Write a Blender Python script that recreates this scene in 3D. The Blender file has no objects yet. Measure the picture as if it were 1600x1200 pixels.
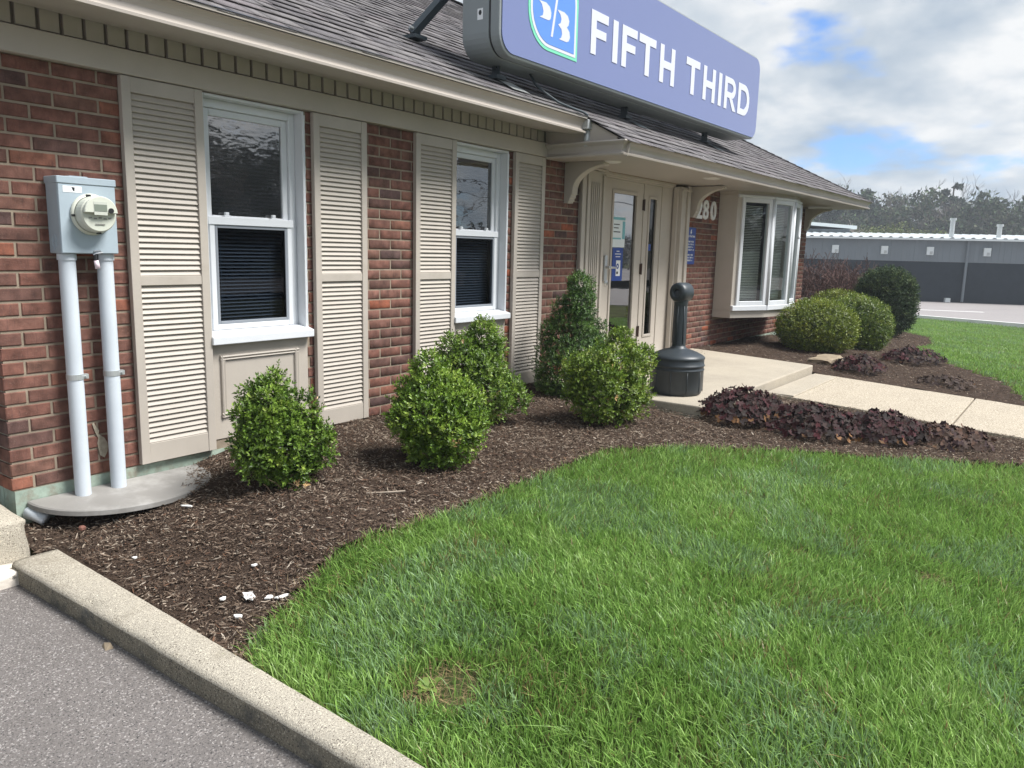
import bpy, bmesh, math, random
import numpy as np
from mathutils import Vector, Matrix, Euler
R = math.radians
random.seed(7); rng = np.random.default_rng(11)
C = bpy.context.scene.collection
scene = bpy.context.scene

# ------------------------------------------------------------------ camera
cam = bpy.data.cameras.new('camera')
cam.sensor_width = 36.0; cam.lens = 1218.8 / 1600 * 36
cam.clip_start = 0.05; cam.clip_end = 3000
co = bpy.data.objects.new('camera', cam); C.objects.link(co)
CP = Vector((-2.0413, -3.8866, 1.1469))
_r = Vector((0.59228752, -0.80535464, 0.02448276)); _u = Vector((0.12181915, 0.11954421, 0.98532699)); _f = Vector((0.79646443, 0.58061441, -0.16891217))
co.matrix_world = Matrix(((_r.x, _u.x, -_f.x, CP.x), (_r.y, _u.y, -_f.y, CP.y), (_r.z, _u.z, -_f.z, CP.z), (0, 0, 0, 1)))
scene.camera = co

# ------------------------------------------------------------------ light and sky
SUN_EL, SUN_AZ = 54, 152          # elevation; azimuth the light comes from, clockwise from +y
sun = bpy.data.lights.new('sun', 'SUN'); sun.energy = 1.5; sun.angle = R(24); sun.color = (1, .975, .94)
so = bpy.data.objects.new('sun', sun); C.objects.link(so)
sd = Vector((math.sin(R(SUN_AZ)) * math.cos(R(SUN_EL)), math.cos(R(SUN_AZ)) * math.cos(R(SUN_EL)), math.sin(R(SUN_EL))))
so.rotation_euler = sd.to_track_quat('Z', 'Y').to_euler(); so.location = (0, 0, 30)
world = bpy.data.worlds.new('World'); scene.world = world; world.use_nodes = True
def build_world():
    nt = world.node_tree; N = nt.nodes; L = nt.links; N.clear()
    out = N.new('ShaderNodeOutputWorld'); bg = N.new('ShaderNodeBackground'); bg.inputs[1].default_value = .1
    sky = N.new('ShaderNodeTexSky'); sky.sky_type = 'NISHITA'; sky.sun_disc = False
    sky.sun_elevation = R(SUN_EL); sky.sun_rotation = R(SUN_AZ); sky.air_density = 1.0; sky.dust_density = .6; sky.ozone_density = 1.6
    tc = N.new('ShaderNodeTexCoord'); sep = N.new('ShaderNodeSeparateXYZ'); L.new(tc.outputs['Generated'], sep.inputs[0])
    zz = N.new('ShaderNodeMath'); zz.operation = 'MAXIMUM'; L.new(sep.outputs[2], zz.inputs[0]); zz.inputs[1].default_value = 0
    za = N.new('ShaderNodeMath'); za.operation = 'ADD'; L.new(zz.outputs[0], za.inputs[0]); za.inputs[1].default_value = .26
    cx = N.new('ShaderNodeMath'); cx.operation = 'DIVIDE'; L.new(sep.outputs[0], cx.inputs[0]); L.new(za.outputs[0], cx.inputs[1])
    cy = N.new('ShaderNodeMath'); cy.operation = 'DIVIDE'; L.new(sep.outputs[1], cy.inputs[0]); L.new(za.outputs[0], cy.inputs[1])
    cb = N.new('ShaderNodeCombineXYZ'); L.new(cx.outputs[0], cb.inputs[0]); L.new(cy.outputs[0], cb.inputs[1])
    def noise(scale, det, rough, dist, off):
        mp = N.new('ShaderNodeMapping'); mp.inputs['Location'].default_value = off; L.new(cb.outputs[0], mp.inputs[0])
        n = N.new('ShaderNodeTexNoise'); n.inputs['Scale'].default_value = scale; n.inputs['Detail'].default_value = det
        n.inputs['Roughness'].default_value = rough; n.inputs['Distortion'].default_value = dist; L.new(mp.outputs[0], n.inputs[0]); return n
    n1 = noise(1.9, 10, .56, .0, (0.2, 6.6, 3.1))
    cov = N.new('ShaderNodeMapRange'); cov.interpolation_type = 'SMOOTHSTEP'; L.new(n1.outputs[0], cov.inputs[0])
    cov.inputs[1].default_value = .325; cov.inputs[2].default_value = .455
    n2 = noise(2.3, 10, .56, .15, (3.1, 9.2, 1.3))
    ramp = N.new('ShaderNodeValToRGB'); L.new(n2.outputs[0], ramp.inputs[0])
    e = ramp.color_ramp.elements; e[0].position = .38; e[0].color = (.95, 1.15, 1.38, 1); e[1].position = .62; e[1].color = (2.0, 2.03, 2.05, 1)
    m = e.new(.5); m.color = (1.38, 1.52, 1.66, 1)
    sc = N.new('ShaderNodeMixRGB'); sc.blend_type = 'MULTIPLY'; sc.inputs[0].default_value = 1; L.new(sky.outputs[0], sc.inputs[1]); sc.inputs[2].default_value = (.18, .27, .40, 1)
    mix = N.new('ShaderNodeMixRGB'); L.new(cov.outputs[0], mix.inputs[0]); L.new(sc.outputs[0], mix.inputs[1]); L.new(ramp.outputs[0], mix.inputs[2])
    L.new(mix.outputs[0], bg.inputs[0]); L.new(bg.outputs[0], out.inputs[0])
build_world()
scene.view_settings.view_transform = 'Standard'; scene.view_settings.look = 'None'
scene.view_settings.exposure = 2.24; scene.view_settings.gamma = 1; scene.view_settings.use_curve_mapping = False
scene.cycles.max_bounces = 10; scene.cycles.diffuse_bounces = 6; scene.cycles.transmission_bounces = 8; scene.cycles.transparent_max_bounces = 12; scene.cycles.use_denoising = True

# ------------------------------------------------------------------ materials
def mat(name, col=(.5, .5, .5), rough=.6, spec=.4, metal=0, mott=0, mscale=8, bump=0, bscale=60, speck=None, attr=None, trans=0, stain=None, bdist=.004):
    """Principled material: base colour, optional mottling, speckle list [(colour, scale, lo, hi)], colour attribute and bump."""
    m = bpy.data.materials.new(name); m.use_nodes = True; nt = m.node_tree; N = nt.nodes; L = nt.links
    b = N['Principled BSDF']; b.inputs['Roughness'].default_value = rough; b.inputs['Metallic'].default_value = metal
    b.inputs['Specular IOR Level'].default_value = spec
    tc = N.new('ShaderNodeTexCoord'); src = tc.outputs['Object']
    rgb = N.new('ShaderNodeRGB'); rgb.outputs[0].default_value = (*col, 1); cur = rgb.outputs[0]
    if attr:
        a = N.new('ShaderNodeAttribute'); a.attribute_name = attr; cur = a.outputs['Color']
    def noise(scale, det=4, rough=.6):
        n = N.new('ShaderNodeTexNoise'); n.inputs['Scale'].default_value = scale; n.inputs['Detail'].default_value = det; n.inputs['Roughness'].default_value = rough
        L.new(src, n.inputs['Vector']); return n.outputs[0]
    if mott:
        mr = N.new('ShaderNodeMapRange'); L.new(noise(mscale, 6), mr.inputs[0]); mr.inputs[1].default_value = .25; mr.inputs[2].default_value = .75
        mr.inputs[3].default_value = 1 - mott; mr.inputs[4].default_value = 1 + mott
        mx = N.new('ShaderNodeVectorMath'); mx.operation = 'SCALE'; L.new(cur, mx.inputs[0]); L.new(mr.outputs[0], mx.inputs['Scale']); cur = mx.outputs[0]
    for (c2, scl, lo, hi) in (speck or []):
        mr = N.new('ShaderNodeMapRange'); L.new(noise(scl, 2, .5), mr.inputs[0]); mr.inputs[1].default_value = lo; mr.inputs[2].default_value = hi
        mx = N.new('ShaderNodeMixRGB'); L.new(mr.outputs[0], mx.inputs[0]); L.new(cur, mx.inputs[1]); mx.inputs[2].default_value = (*c2, 1); cur = mx.outputs[0]
    if stain:
        c2, scl, lo, hi = stain
        mr = N.new('ShaderNodeMapRange'); L.new(noise(scl, 8, .65), mr.inputs[0]); mr.inputs[1].default_value = lo; mr.inputs[2].default_value = hi
        mx = N.new('ShaderNodeMixRGB'); L.new(mr.outputs[0], mx.inputs[0]); L.new(cur, mx.inputs[1]); mx.inputs[2].default_value = (*c2, 1); cur = mx.outputs[0]
    L.new(cur, b.inputs['Base Color'])
    if bump:
        bp = N.new('ShaderNodeBump'); bp.inputs['Strength'].default_value = bump; bp.inputs['Distance'].default_value = bdist
        L.new(noise(bscale, 5), bp.inputs['Height']); L.new(bp.outputs[0], b.inputs['Normal'])
    if trans:
        tr = N.new('ShaderNodeBsdfTranslucent'); L.new(cur, tr.inputs[0]); ms = N.new('ShaderNodeMixShader'); ms.inputs[0].default_value = trans
        L.new(b.outputs[0], ms.inputs[1]); L.new(tr.outputs[0], ms.inputs[2]); L.new(ms.outputs[0], N['Material Output'].inputs[0])
    return m
def brick_mat(name, attr=None):
    m = bpy.data.materials.new(name); m.use_nodes = True; nt = m.node_tree; N = nt.nodes; L = nt.links; b = N['Principled BSDF']
    b.inputs['Roughness'].default_value = .85; b.inputs['Specular IOR Level'].default_value = .2
    if attr:
        a = N.new('ShaderNodeAttribute'); a.attribute_name = attr; rnd = a.outputs['Fac']
    else:
        a = N.new('ShaderNodeObjectInfo'); rnd = a.outputs['Random']
    rp = N.new('ShaderNodeValToRGB'); L.new(rnd, rp.inputs[0]); rp.color_ramp.interpolation = 'LINEAR'
    el = rp.color_ramp.elements; el[0].position = 0; el[0].color = (.085, .052, .048, 1); el[1].position = 1; el[1].color = (.28, .085, .045, 1)
    for pos, c in ((.08, (.118, .062, .05)), (.3, (.146, .068, .052)), (.5, (.162, .073, .055)), (.7, (.166, .08, .062)), (.88, (.152, .08, .06)), (.95, (.21, .085, .056))):
        x = el.new(pos); x.color = (*c, 1)
    geo = N.new('ShaderNodeNewGeometry')
    def noise(scale, det, vec=None, mp=None):
        n = N.new('ShaderNodeTexNoise'); n.inputs['Scale'].default_value = scale; n.inputs['Detail'].default_value = det
        if mp:
            q = N.new('ShaderNodeMapping'); q.inputs['Scale'].default_value = mp; L.new(geo.outputs['Position'], q.inputs[0]); L.new(q.outputs[0], n.inputs['Vector'])
        else: L.new(geo.outputs['Position'], n.inputs['Vector'])
        return n.outputs[0]
    mr = N.new('ShaderNodeMapRange'); L.new(noise(17, 8), mr.inputs[0]); mr.inputs[1].default_value = .3; mr.inputs[2].default_value = .7; mr.inputs[3].default_value = .6; mr.inputs[4].default_value = 1.5
    sc = N.new('ShaderNodeVectorMath'); sc.operation = 'SCALE'; L.new(rp.outputs[0], sc.inputs[0]); L.new(mr.outputs[0], sc.inputs['Scale'])
    m2 = N.new('ShaderNodeMapRange'); L.new(noise(1, 6, mp=(95, 95, 14)), m2.inputs[0]); m2.inputs[1].default_value = .56; m2.inputs[2].default_value = .72; m2.inputs[4].default_value = .55
    mx = N.new('ShaderNodeMixRGB'); L.new(m2.outputs[0], mx.inputs[0]); L.new(sc.outputs[0], mx.inputs[1]); mx.inputs[2].default_value = (.07, .04, .037, 1)
    m3 = N.new('ShaderNodeMapRange'); L.new(noise(230, 2), m3.inputs[0]); m3.inputs[1].default_value = .6; m3.inputs[2].default_value = .75; m3.inputs[4].default_value = .35
    mz = N.new('ShaderNodeMixRGB'); L.new(m3.outputs[0], mz.inputs[0]); L.new(mx.outputs[0], mz.inputs[1]); mz.inputs[2].default_value = (.33, .25, .2, 1)
    L.new(mz.outputs[0], b.inputs['Base Color'])
    bp = N.new('ShaderNodeBump'); bp.inputs['Strength'].default_value = .5; bp.inputs['Distance'].default_value = .003; L.new(noise(140, 6), bp.inputs['Height']); L.new(bp.outputs[0], b.inputs['Normal'])
    return m
def glass_mat(name, tint=(.55, .6, .6), refl=1.0, wave=.0, wscale=6, base=.10, scale_vec=(1, 1, 1)):
    m = bpy.data.materials.new(name); m.use_nodes = True; nt = m.node_tree; N = nt.nodes; L = nt.links; N.remove(N['Principled BSDF'])
    t = N.new('ShaderNodeBsdfTransparent'); t.inputs[0].default_value = (*tint, 1)
    g = N.new('ShaderNodeBsdfGlossy'); g.inputs['Roughness'].default_value = .012; g.inputs['Color'].default_value = (refl, refl, refl, 1)
    fr = N.new('ShaderNodeFresnel'); fr.inputs[0].default_value = 1.5
    mr = N.new('ShaderNodeMapRange'); L.new(fr.outputs[0], mr.inputs[0]); mr.inputs[1].default_value = 0; mr.inputs[2].default_value = 1; mr.inputs[3].default_value = base; mr.inputs[4].default_value = 1
    bf = N.new('ShaderNodeNewGeometry'); iv = N.new('ShaderNodeMath'); iv.operation = 'SUBTRACT'; iv.inputs[0].default_value = 1; L.new(bf.outputs['Backfacing'], iv.inputs[1]); fm = N.new('ShaderNodeMath'); fm.operation = 'MULTIPLY'; L.new(mr.outputs[0], fm.inputs[0]); L.new(iv.outputs[0], fm.inputs[1])
    ms = N.new('ShaderNodeMixShader'); L.new(fm.outputs[0], ms.inputs[0]); L.new(t.outputs[0], ms.inputs[1]); L.new(g.outputs[0], ms.inputs[2]); L.new(ms.outputs[0], N['Material Output'].inputs[0])
    if wave:
        geo = N.new('ShaderNodeNewGeometry'); q = N.new('ShaderNodeMapping'); q.inputs['Scale'].default_value = scale_vec; L.new(geo.outputs['Position'], q.inputs[0])
        n = N.new('ShaderNodeTexNoise'); n.inputs['Scale'].default_value = wscale; n.inputs['Detail'].default_value = 1; L.new(q.outputs[0], n.inputs['Vector'])
        bp = N.new('ShaderNodeBump'); bp.inputs['Strength'].default_value = wave; bp.inputs['Distance'].default_value = .02; L.new(n.outputs[0], bp.inputs['Height']); L.new(bp.outputs[0], g.inputs['Normal'])
    return m
M = {}
M['trim'] = mat('taupe paint', (.43, .388, .338), .5, .35, mott=.09, mscale=3.5, bump=.08, bscale=150, stain=((.30, .25, .2), 2.6, .60, .95))
M['wood'] = mat('taupe painted board', (.44, .397, .345), .5, .35, mott=.08, mscale=3, bump=.12, bscale=90)
M['gutter'] = mat('taupe gutter enamel', (.40, .36, .32), .38, .45, mott=.05, mscale=3, bump=.03, bscale=30, stain=((.2, .17, .13), 5, .64, .9))
M['dark_gap'] = mat('painted gap shade', (.20, .18, .155), .8, .1)  # frieze colour darkened to stand for the shade between the dentils
M['vinyl'] = mat('white vinyl', (.64, .66, .685), .35, .4, mott=.03, mscale=6)
M['brick'] = brick_mat('red brick'); M['brick_far'] = brick_mat('red brick joined', 'tone')
M['mortar'] = mat('tan mortar', (.285, .235, .18), .95, .1, mott=.25, mscale=14, bump=.6, bscale=160)
M['glass'] = glass_mat('window glass', (.35, .4, .42), .85, .012, 7, .2, (1.2, 1, 2.6))
M['glass_wavy'] = glass_mat('storm glass', (.4, .44, .45), .85, .022, 17, .24, (1.0, 1, 2.0))
M['screen_glass'] = glass_mat('screened glass', (.6, .64, .68), .25, .01, 9, .04)
M['door_glass'] = glass_mat('door glass', (.25, .28, .28), .9, .02, 3, .28)
M['side_glass'] = glass_mat('side light glass', (.4, .44, .45), .6, .02, 3, .03)
M['bay_glass'] = glass_mat('bay glass', (.86, .9, .9), .8, .012, 4, .05)
M['blind'] = mat('grey blind slat', (.2, .22, .25), .5, .3)
M['blind_pale'] = mat('pale blind slat', (.62, .63, .61), .5, .3)
M['inside'] = mat('interior wall', (.09, .095, .1), .9, .1, mott=.2, mscale=1)
M['screen'] = mat('screen frame', (.23, .25, .28), .4, .4)
M['steel'] = mat('brushed steel', (.55, .56, .57), .32, .5, metal=.9)
M['galv'] = mat('galvanised metal', (.5, .52, .52), .4, .5, metal=.5, mott=.15, mscale=25)
M['brown'] = mat('brown hinge', (.05, .03, .022), .5, .3)
M['found'] = mat('green stained foundation', (.30, .37, .31), .85, .15, mott=.25, mscale=12, bump=.5, bscale=60, stain=((.22, .18, .14), 9, .5, .72))
M['shingle'] = mat('asphalt shingle', (.2, .19, .19), .95, .1, attr='col', mott=.2, mscale=60, bump=.7, bscale=400, speck=[((.33, .31, .31), 320, .56, .72), ((.04, .035, .04), 260, .56, .72)])
M['roof_base'] = mat('roof felt', (.05, .048, .05), .95, .1)
M['meter_box'] = mat('grey blue meter enamel', (.36, .43, .48), .42, .4, mott=.05, mscale=10)
M['meter_white'] = mat('cream meter plastic', (.58, .60, .52), .35, .45)
M['lcd'] = mat('meter screen', (.2, .23, .19), .15, .6)
M['pvc'] = mat('grey white pvc', (.56, .61, .66), .4, .4, mott=.06, mscale=7, stain=((.3, .28, .25), 6, .68, .95))
M['white'] = mat('white print', (.82, .83, .84), .45, .3)
M['pink'] = mat('pale pink seal', (.75, .6, .66), .35, .4)
M['black'] = mat('black print', (.02, .02, .022), .4, .4)
M['cover'] = mat('weathered grey plate', (.25, .24, .225), .6, .3, mott=.18, mscale=3, bump=.15, bscale=30, stain=((.44, .43, .41), 3.2, .5, .75))
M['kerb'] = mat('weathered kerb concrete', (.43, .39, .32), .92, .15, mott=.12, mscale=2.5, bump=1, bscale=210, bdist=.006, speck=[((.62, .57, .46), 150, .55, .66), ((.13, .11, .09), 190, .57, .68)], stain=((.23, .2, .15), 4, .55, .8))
M['kerb_side'] = mat('dirty shaded kerb face', (.215, .19, .145), .95, .1, mott=.22, mscale=6, bump=1, bscale=160, bdist=.006, speck=[((.42, .38, .3), 170, .57, .68), ((.07, .065, .06), 130, .55, .68)], stain=((.085, .085, .08), 5, .52, .66))  # drive-side face: shade put into the darker base colour, plus dirt stains
M['asphalt'] = mat('weathered asphalt', (.185, .168, .158), .9, .2, mott=.12, mscale=1.2, bump=1, bscale=120, bdist=.009, speck=[((.42, .39, .37), 130, .585, .66), ((.05, .048, .05), 150, .56, .68), ((.34, .32, .31), 75, .66, .72)], stain=((.125, .115, .11), 1.1, .52, .85))
M['lot'] = mat('pale parking asphalt', (.28, .26, .255), .9, .2, mott=.08, mscale=.25, bump=.3, bscale=30, stain=((.24, .22, .22), .6, .58, .75))
M['slab'] = mat('broom concrete', (.395, .35, .28), .88, .15, mott=.1, mscale=1.8, bump=.4, bscale=120, speck=[((.52, .47, .39), 160, .56, .7), ((.25, .22, .17), 140, .58, .7)], stain=((.27, .24, .2), 1.1, .5, .85))
M['walk'] = mat('exposed aggregate walk', (.39, .34, .265), .9, .15, mott=.08, mscale=2, bump=.8, bscale=120, speck=[((.58, .51, .41), 85, .54, .64), ((.22, .18, .13), 95, .56, .66)])
M['mulch'] = mat('dark mulch', (.062, .044, .034), 1, .05, mott=.5, mscale=14, bump=1, bscale=90, bdist=.02, speck=[((.16, .12, .09), 120, .58, .72)])
M['chip'] = mat('bark chips', attr='col', rough=.95, spec=.1)
M['soil'] = mat('soil under turf', (.075, .085, .035), 1, .05, mott=.4, mscale=2, bump=.5, bscale=30, stain=((.085, .06, .04), 5, .52, .7))
M['blade'] = mat('grass blade', attr='col', rough=.4, spec=.35, trans=.38)
M['leaf'] = mat('boxwood leaf', attr='col', rough=.4, spec=.4, trans=.18)
M['leaf_dull'] = mat('dull foliage', attr='col', rough=.7, spec=.15, trans=.1)
M['bark'] = mat('brown twig bark', (.11, .08, .055), .9, .1, mott=.3, mscale=20)
M['stone'] = mat('tan limestone', (.28, .225, .16), .9, .15, mott=.2, mscale=12, bump=.8, bscale=50, stain=((.2, .15, .1), 8, .55, .75))
M['can'] = mat('charcoal plastic', (.032, .04, .046), .42, .45, mott=.06, mscale=5, bump=.06, bscale=300)
M['sign_box'] = mat('grey sign cabinet', (.25, .275, .28), .42, .45, mott=.04, mscale=2)
M['sign_face'] = mat('blue sign face', (.165, .2, .38), .25, .5)
M['sign_green'] = mat('green print', (.18, .62, .42), .3, .4)
M['sign_blue'] = mat('bright blue print', (.11, .26, .72), .3, .4)
M['sign_white'] = mat('white sign vinyl', (.62, .64, .74), .3, .4)
M['steel_dark'] = mat('dark grey steel', (.05, .065, .075), .5, .4)
M['plaque'] = mat('blue plaque', (.022, .06, .28), .45, .3)
M['teal'] = mat('teal print', (.18, .45, .5), .5, .3)
M['paper'] = mat('white paper', (.72, .78, .8), .5, .3)
M['siding'] = mat('grey metal siding', (.19, .215, .235), .5, .35, mott=.06, mscale=.8)
M['siding_dark'] = mat('dark slate block wall', (.032, .04, .05), .8, .2, mott=.15, mscale=3, bump=.2, bscale=20)
M['roof_white'] = mat('white metal roof', (.72, .76, .76), .4, .4)
M['far'] = mat('woods foliage', attr='col', rough=.95, spec=.05)
M['line'] = mat('white road paint', (.75, .74, .72), .8, .2, mott=.1, mscale=3)
M['flake'] = mat('white flake', (.8, .78, .74), .7, .2)
M['light'] = mat('soffit lens', (.62, .6, .56), .4, .3)

# ------------------------------------------------------------------ mesh helpers
class MB:
    def __init__(s): s.v = []; s.f = []; s.mi = []; s.cur = 0
    def add(s, vs, fs):
        o = len(s.v); s.v += [tuple(v) for v in vs]
        for f in fs: s.f.append(tuple(o + i for i in f)); s.mi.append(s.cur)
        return s
    def box(s, x0, x1, y0, y1, z0, z1):
        return s.add([(x0, y0, z0), (x1, y0, z0), (x1, y1, z0), (x0, y1, z0), (x0, y0, z1), (x1, y0, z1), (x1, y1, z1), (x0, y1, z1)],
                     [(3, 2, 1, 0), (4, 5, 6, 7), (0, 1, 5, 4), (1, 2, 6, 5), (2, 3, 7, 6), (3, 0, 4, 7)])
    def prism(s, poly, axis, a0, a1):
        """extrude a closed 2-D outline; axis 0: outline is (y,z), 1: (x,z), 2: (x,y)"""
        n = len(poly)
        def P(p, a): return (a, p[0], p[1]) if axis == 0 else (p[0], a, p[1]) if axis == 1 else (p[0], p[1], a)
        vs = [P(p, a0) for p in poly] + [P(p, a1) for p in poly]
        ar = sum(poly[i][0] * poly[(i + 1) % n][1] - poly[(i + 1) % n][0] * poly[i][1] for i in range(n))
        fs = [tuple(range(n)), tuple(range(2 * n - 1, n - 1, -1))] + [(i, i + n, (i + 1) % n + n, (i + 1) % n) for i in range(n)]
        return s.add(vs, fs)
    def tube(s, pts, r, n=8, cap=True):
        pts = [Vector(p) for p in pts]; rs = r if isinstance(r, (list, tuple)) else [r] * len(pts); vs = []; fs = []; up = Vector((0, 0, 1)); prev = None
        for i, p in enumerate(pts):
            d = (pts[min(i + 1, len(pts) - 1)] - pts[max(i - 1, 0)]).normalized()
            a = prev if prev is not None else (Vector((1, 0, 0)) if abs(d.z) > .9 else up)
            x = (a - d * a.dot(d)).normalized(); y = d.cross(x); prev = x
            for k in range(n):
                t = 2 * math.pi * k / n; vs.append(p + (x * math.cos(t) + y * math.sin(t)) * rs[i])
        for i in range(len(pts) - 1):
            for k in range(n): fs.append((i * n + k, i * n + (k + 1) % n, (i + 1) * n + (k + 1) % n, (i + 1) * n + k))
        if cap: fs += [tuple(range(n - 1, -1, -1)), tuple((len(pts) - 1) * n + k for k in range(n))]
        return s.add(vs, fs)
    def lathe(s, prof, c, n=32, axis=2):
        vs = []; fs = []
        for (r, h) in prof:
            for k in range(n):
                t = 2 * math.pi * k / n; a, b = r * math.cos(t), r * math.sin(t)
                vs.append((c[0] + a, c[1] + b, c[2] + h) if axis == 2 else (c[0] + a, c[1] - h, c[2] + b))
        for i in range(len(prof) - 1):
            for k in range(n):
                q = (i * n + k, i * n + (k + 1) % n, (i + 1) * n + (k + 1) % n, (i + 1) * n + k); fs.append(q)
        return s.add(vs, fs)
    def mesh(s, name, mats, smooth=False):
        me = bpy.data.meshes.new(name); me.from_pydata(s.v, [], s.f)
        for m in (mats if isinstance(mats, (list, tuple)) else [mats]): me.materials.append(m)
        me.polygons.foreach_set('material_index', s.mi)
        bm = bmesh.new(); bm.from_mesh(me); bmesh.ops.recalc_face_normals(bm, faces=bm.faces); bm.to_mesh(me); bm.free()
        if smooth: me.polygons.foreach_set('use_smooth', [True] * len(me.polygons))
        me.update(); return me
    def build(s, name, mats, parent=None, smooth=False, bevel=0, kind=None, label=None, seg=1):
        return link(name, s.mesh(name, mats, smooth), parent, bevel, kind, label, seg)
def link(name, me, parent=None, bevel=0, kind=None, label=None, seg=1, loc=None):
    o = bpy.data.objects.new(name, me); C.objects.link(o)
    if parent is not None:
        o.parent = parent; o.matrix_parent_inverse = Matrix.Translation(-Vector(parent.get('_w', (0, 0, 0))))
    if loc: o.location = loc
    if bevel:
        m = o.modifiers.new('bevel', 'BEVEL'); m.width = bevel; m.segments = seg; m.limit_method = 'ANGLE'; m.angle_limit = R(40)
    if kind: o['kind'] = kind
    if label: o['label'] = label
    return o
def thing(name, label, cat, loc=(0, 0, 0), group=None):
    o = bpy.data.objects.new(name, None); C.objects.link(o); o.location = loc; o.empty_display_size = .1
    o['_w'] = tuple(loc); return tag(o, label, cat, group)
def tag(o, label, cat, group=None):
    o['label'] = label; o['category'] = cat
    if group: o['group'] = group
    return o
def npmesh(name, V, F, m, col=None, smooth=False):
    """numpy vertices (n,3), faces (k,3 or 4), optional per-vertex colour (n,3)"""
    me = bpy.data.meshes.new(name); F = np.asarray(F, np.int32); V = np.asarray(V, np.float32); k, w = F.shape
    me.vertices.add(len(V)); me.vertices.foreach_set('co', V.ravel()); me.loops.add(k * w); me.loops.foreach_set('vertex_index', F.ravel())
    me.polygons.add(k); me.polygons.foreach_set('loop_start', np.arange(0, k * w, w, dtype=np.int32)); me.polygons.foreach_set('loop_total', np.full(k, w, np.int32))
    if smooth: me.polygons.foreach_set('use_smooth', np.ones(k, bool))
    me.update(calc_edges=True); me.materials.append(m)
    if col is not None:
        a = me.attributes.new('col', 'FLOAT_COLOR', 'POINT'); a.data.foreach_set('color', np.concatenate([col, np.ones((len(col), 1))], 1).astype(np.float32).ravel())
    return me
_lat = rng.random((64, 64))
def vnoise(x, y, s=1.0, o=0):
    x = np.asarray(x) * s + 13.7 + o * 7.3; y = np.asarray(y) * s + 5.1 + o * 3.9; i = np.floor(x).astype(int); j = np.floor(y).astype(int); u = x - i; v = y - j
    u = u * u * (3 - 2 * u); v = v * v * (3 - 2 * v); g = lambda a, b: _lat[a % 64, b % 64]
    return (g(i, j) * (1 - u) + g(i + 1, j) * u) * (1 - v) + (g(i, j + 1) * (1 - u) + g(i + 1, j + 1) * u) * v
def inpoly(x, y, poly):
    x = np.asarray(x); y = np.asarray(y); c = np.zeros(x.shape, bool); n = len(poly)
    for i in range(n):
        x0, y0 = poly[i]; x1, y1 = poly[(i + 1) % n]
        if y0 == y1: continue
        c ^= ((y0 > y) != (y1 > y)) & (x < (x1 - x0) * (y - y0) / (y1 - y0) + x0)
    return c
def sstep(a, b, x):
    t = np.clip((np.asarray(x, float) - a) / (b - a), 0, 1); return t * t * (3 - 2 * t)
def zg(x, y):
    x = np.asarray(x, float); y = np.asarray(y, float)
    z = -.03 - .05 * np.clip(-y, 0, 6) - .082 * (1 - sstep(.15, .75, x)) * sstep(-1.3, -.35, y)
    k = (1 - sstep(-.62, .25, x)) * (1 - sstep(-.28, -.05, y) * .35); z = z * (1 - k) + -.25 * k
    z = np.maximum(z - .042 * np.clip(x - 9, 0, None), np.where(x > 15, -.7, -9))
    return z
# outlines on the ground
MULCH_EDGE = [(-.60, -1.80), (-.54, -1.70), (-.38, -1.63), (-.16, -1.58), (.04, -1.50), (.28, -1.55), (.69, -1.58), (1.13, -1.56), (1.62, -1.56), (2.17, -1.55), (2.62, -1.86), (3.03, -2.32), (3.56, -3.0), (4.06, -3.7), (4.5, -4.4)]
BED = [(-.66, .02), (-.68, -1.80)] + MULCH_EDGE[1:] + [(5.02, -4.4), (5.02, -1.6), (3.57, -1.6), (3.57, .02)]
BED2 = [(6.64, .02), (6.64, -4.2), (6.75, -3.9), (7.15, -3.55), (8.3, -3.25), (9.0, -2.75), (10.0, -2.3), (11.2, -1.85), (13.0, -1.9), (15.0, -1.55), (16.0, -1.0), (16.4, 1.5), (11.45, 1.5), (11.45, .02)]
LAWN = [(-.61, -1.80)] + MULCH_EDGE[1:] + [(4.7, -6), (-.66, -6), (-.645, -2.65)]

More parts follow.
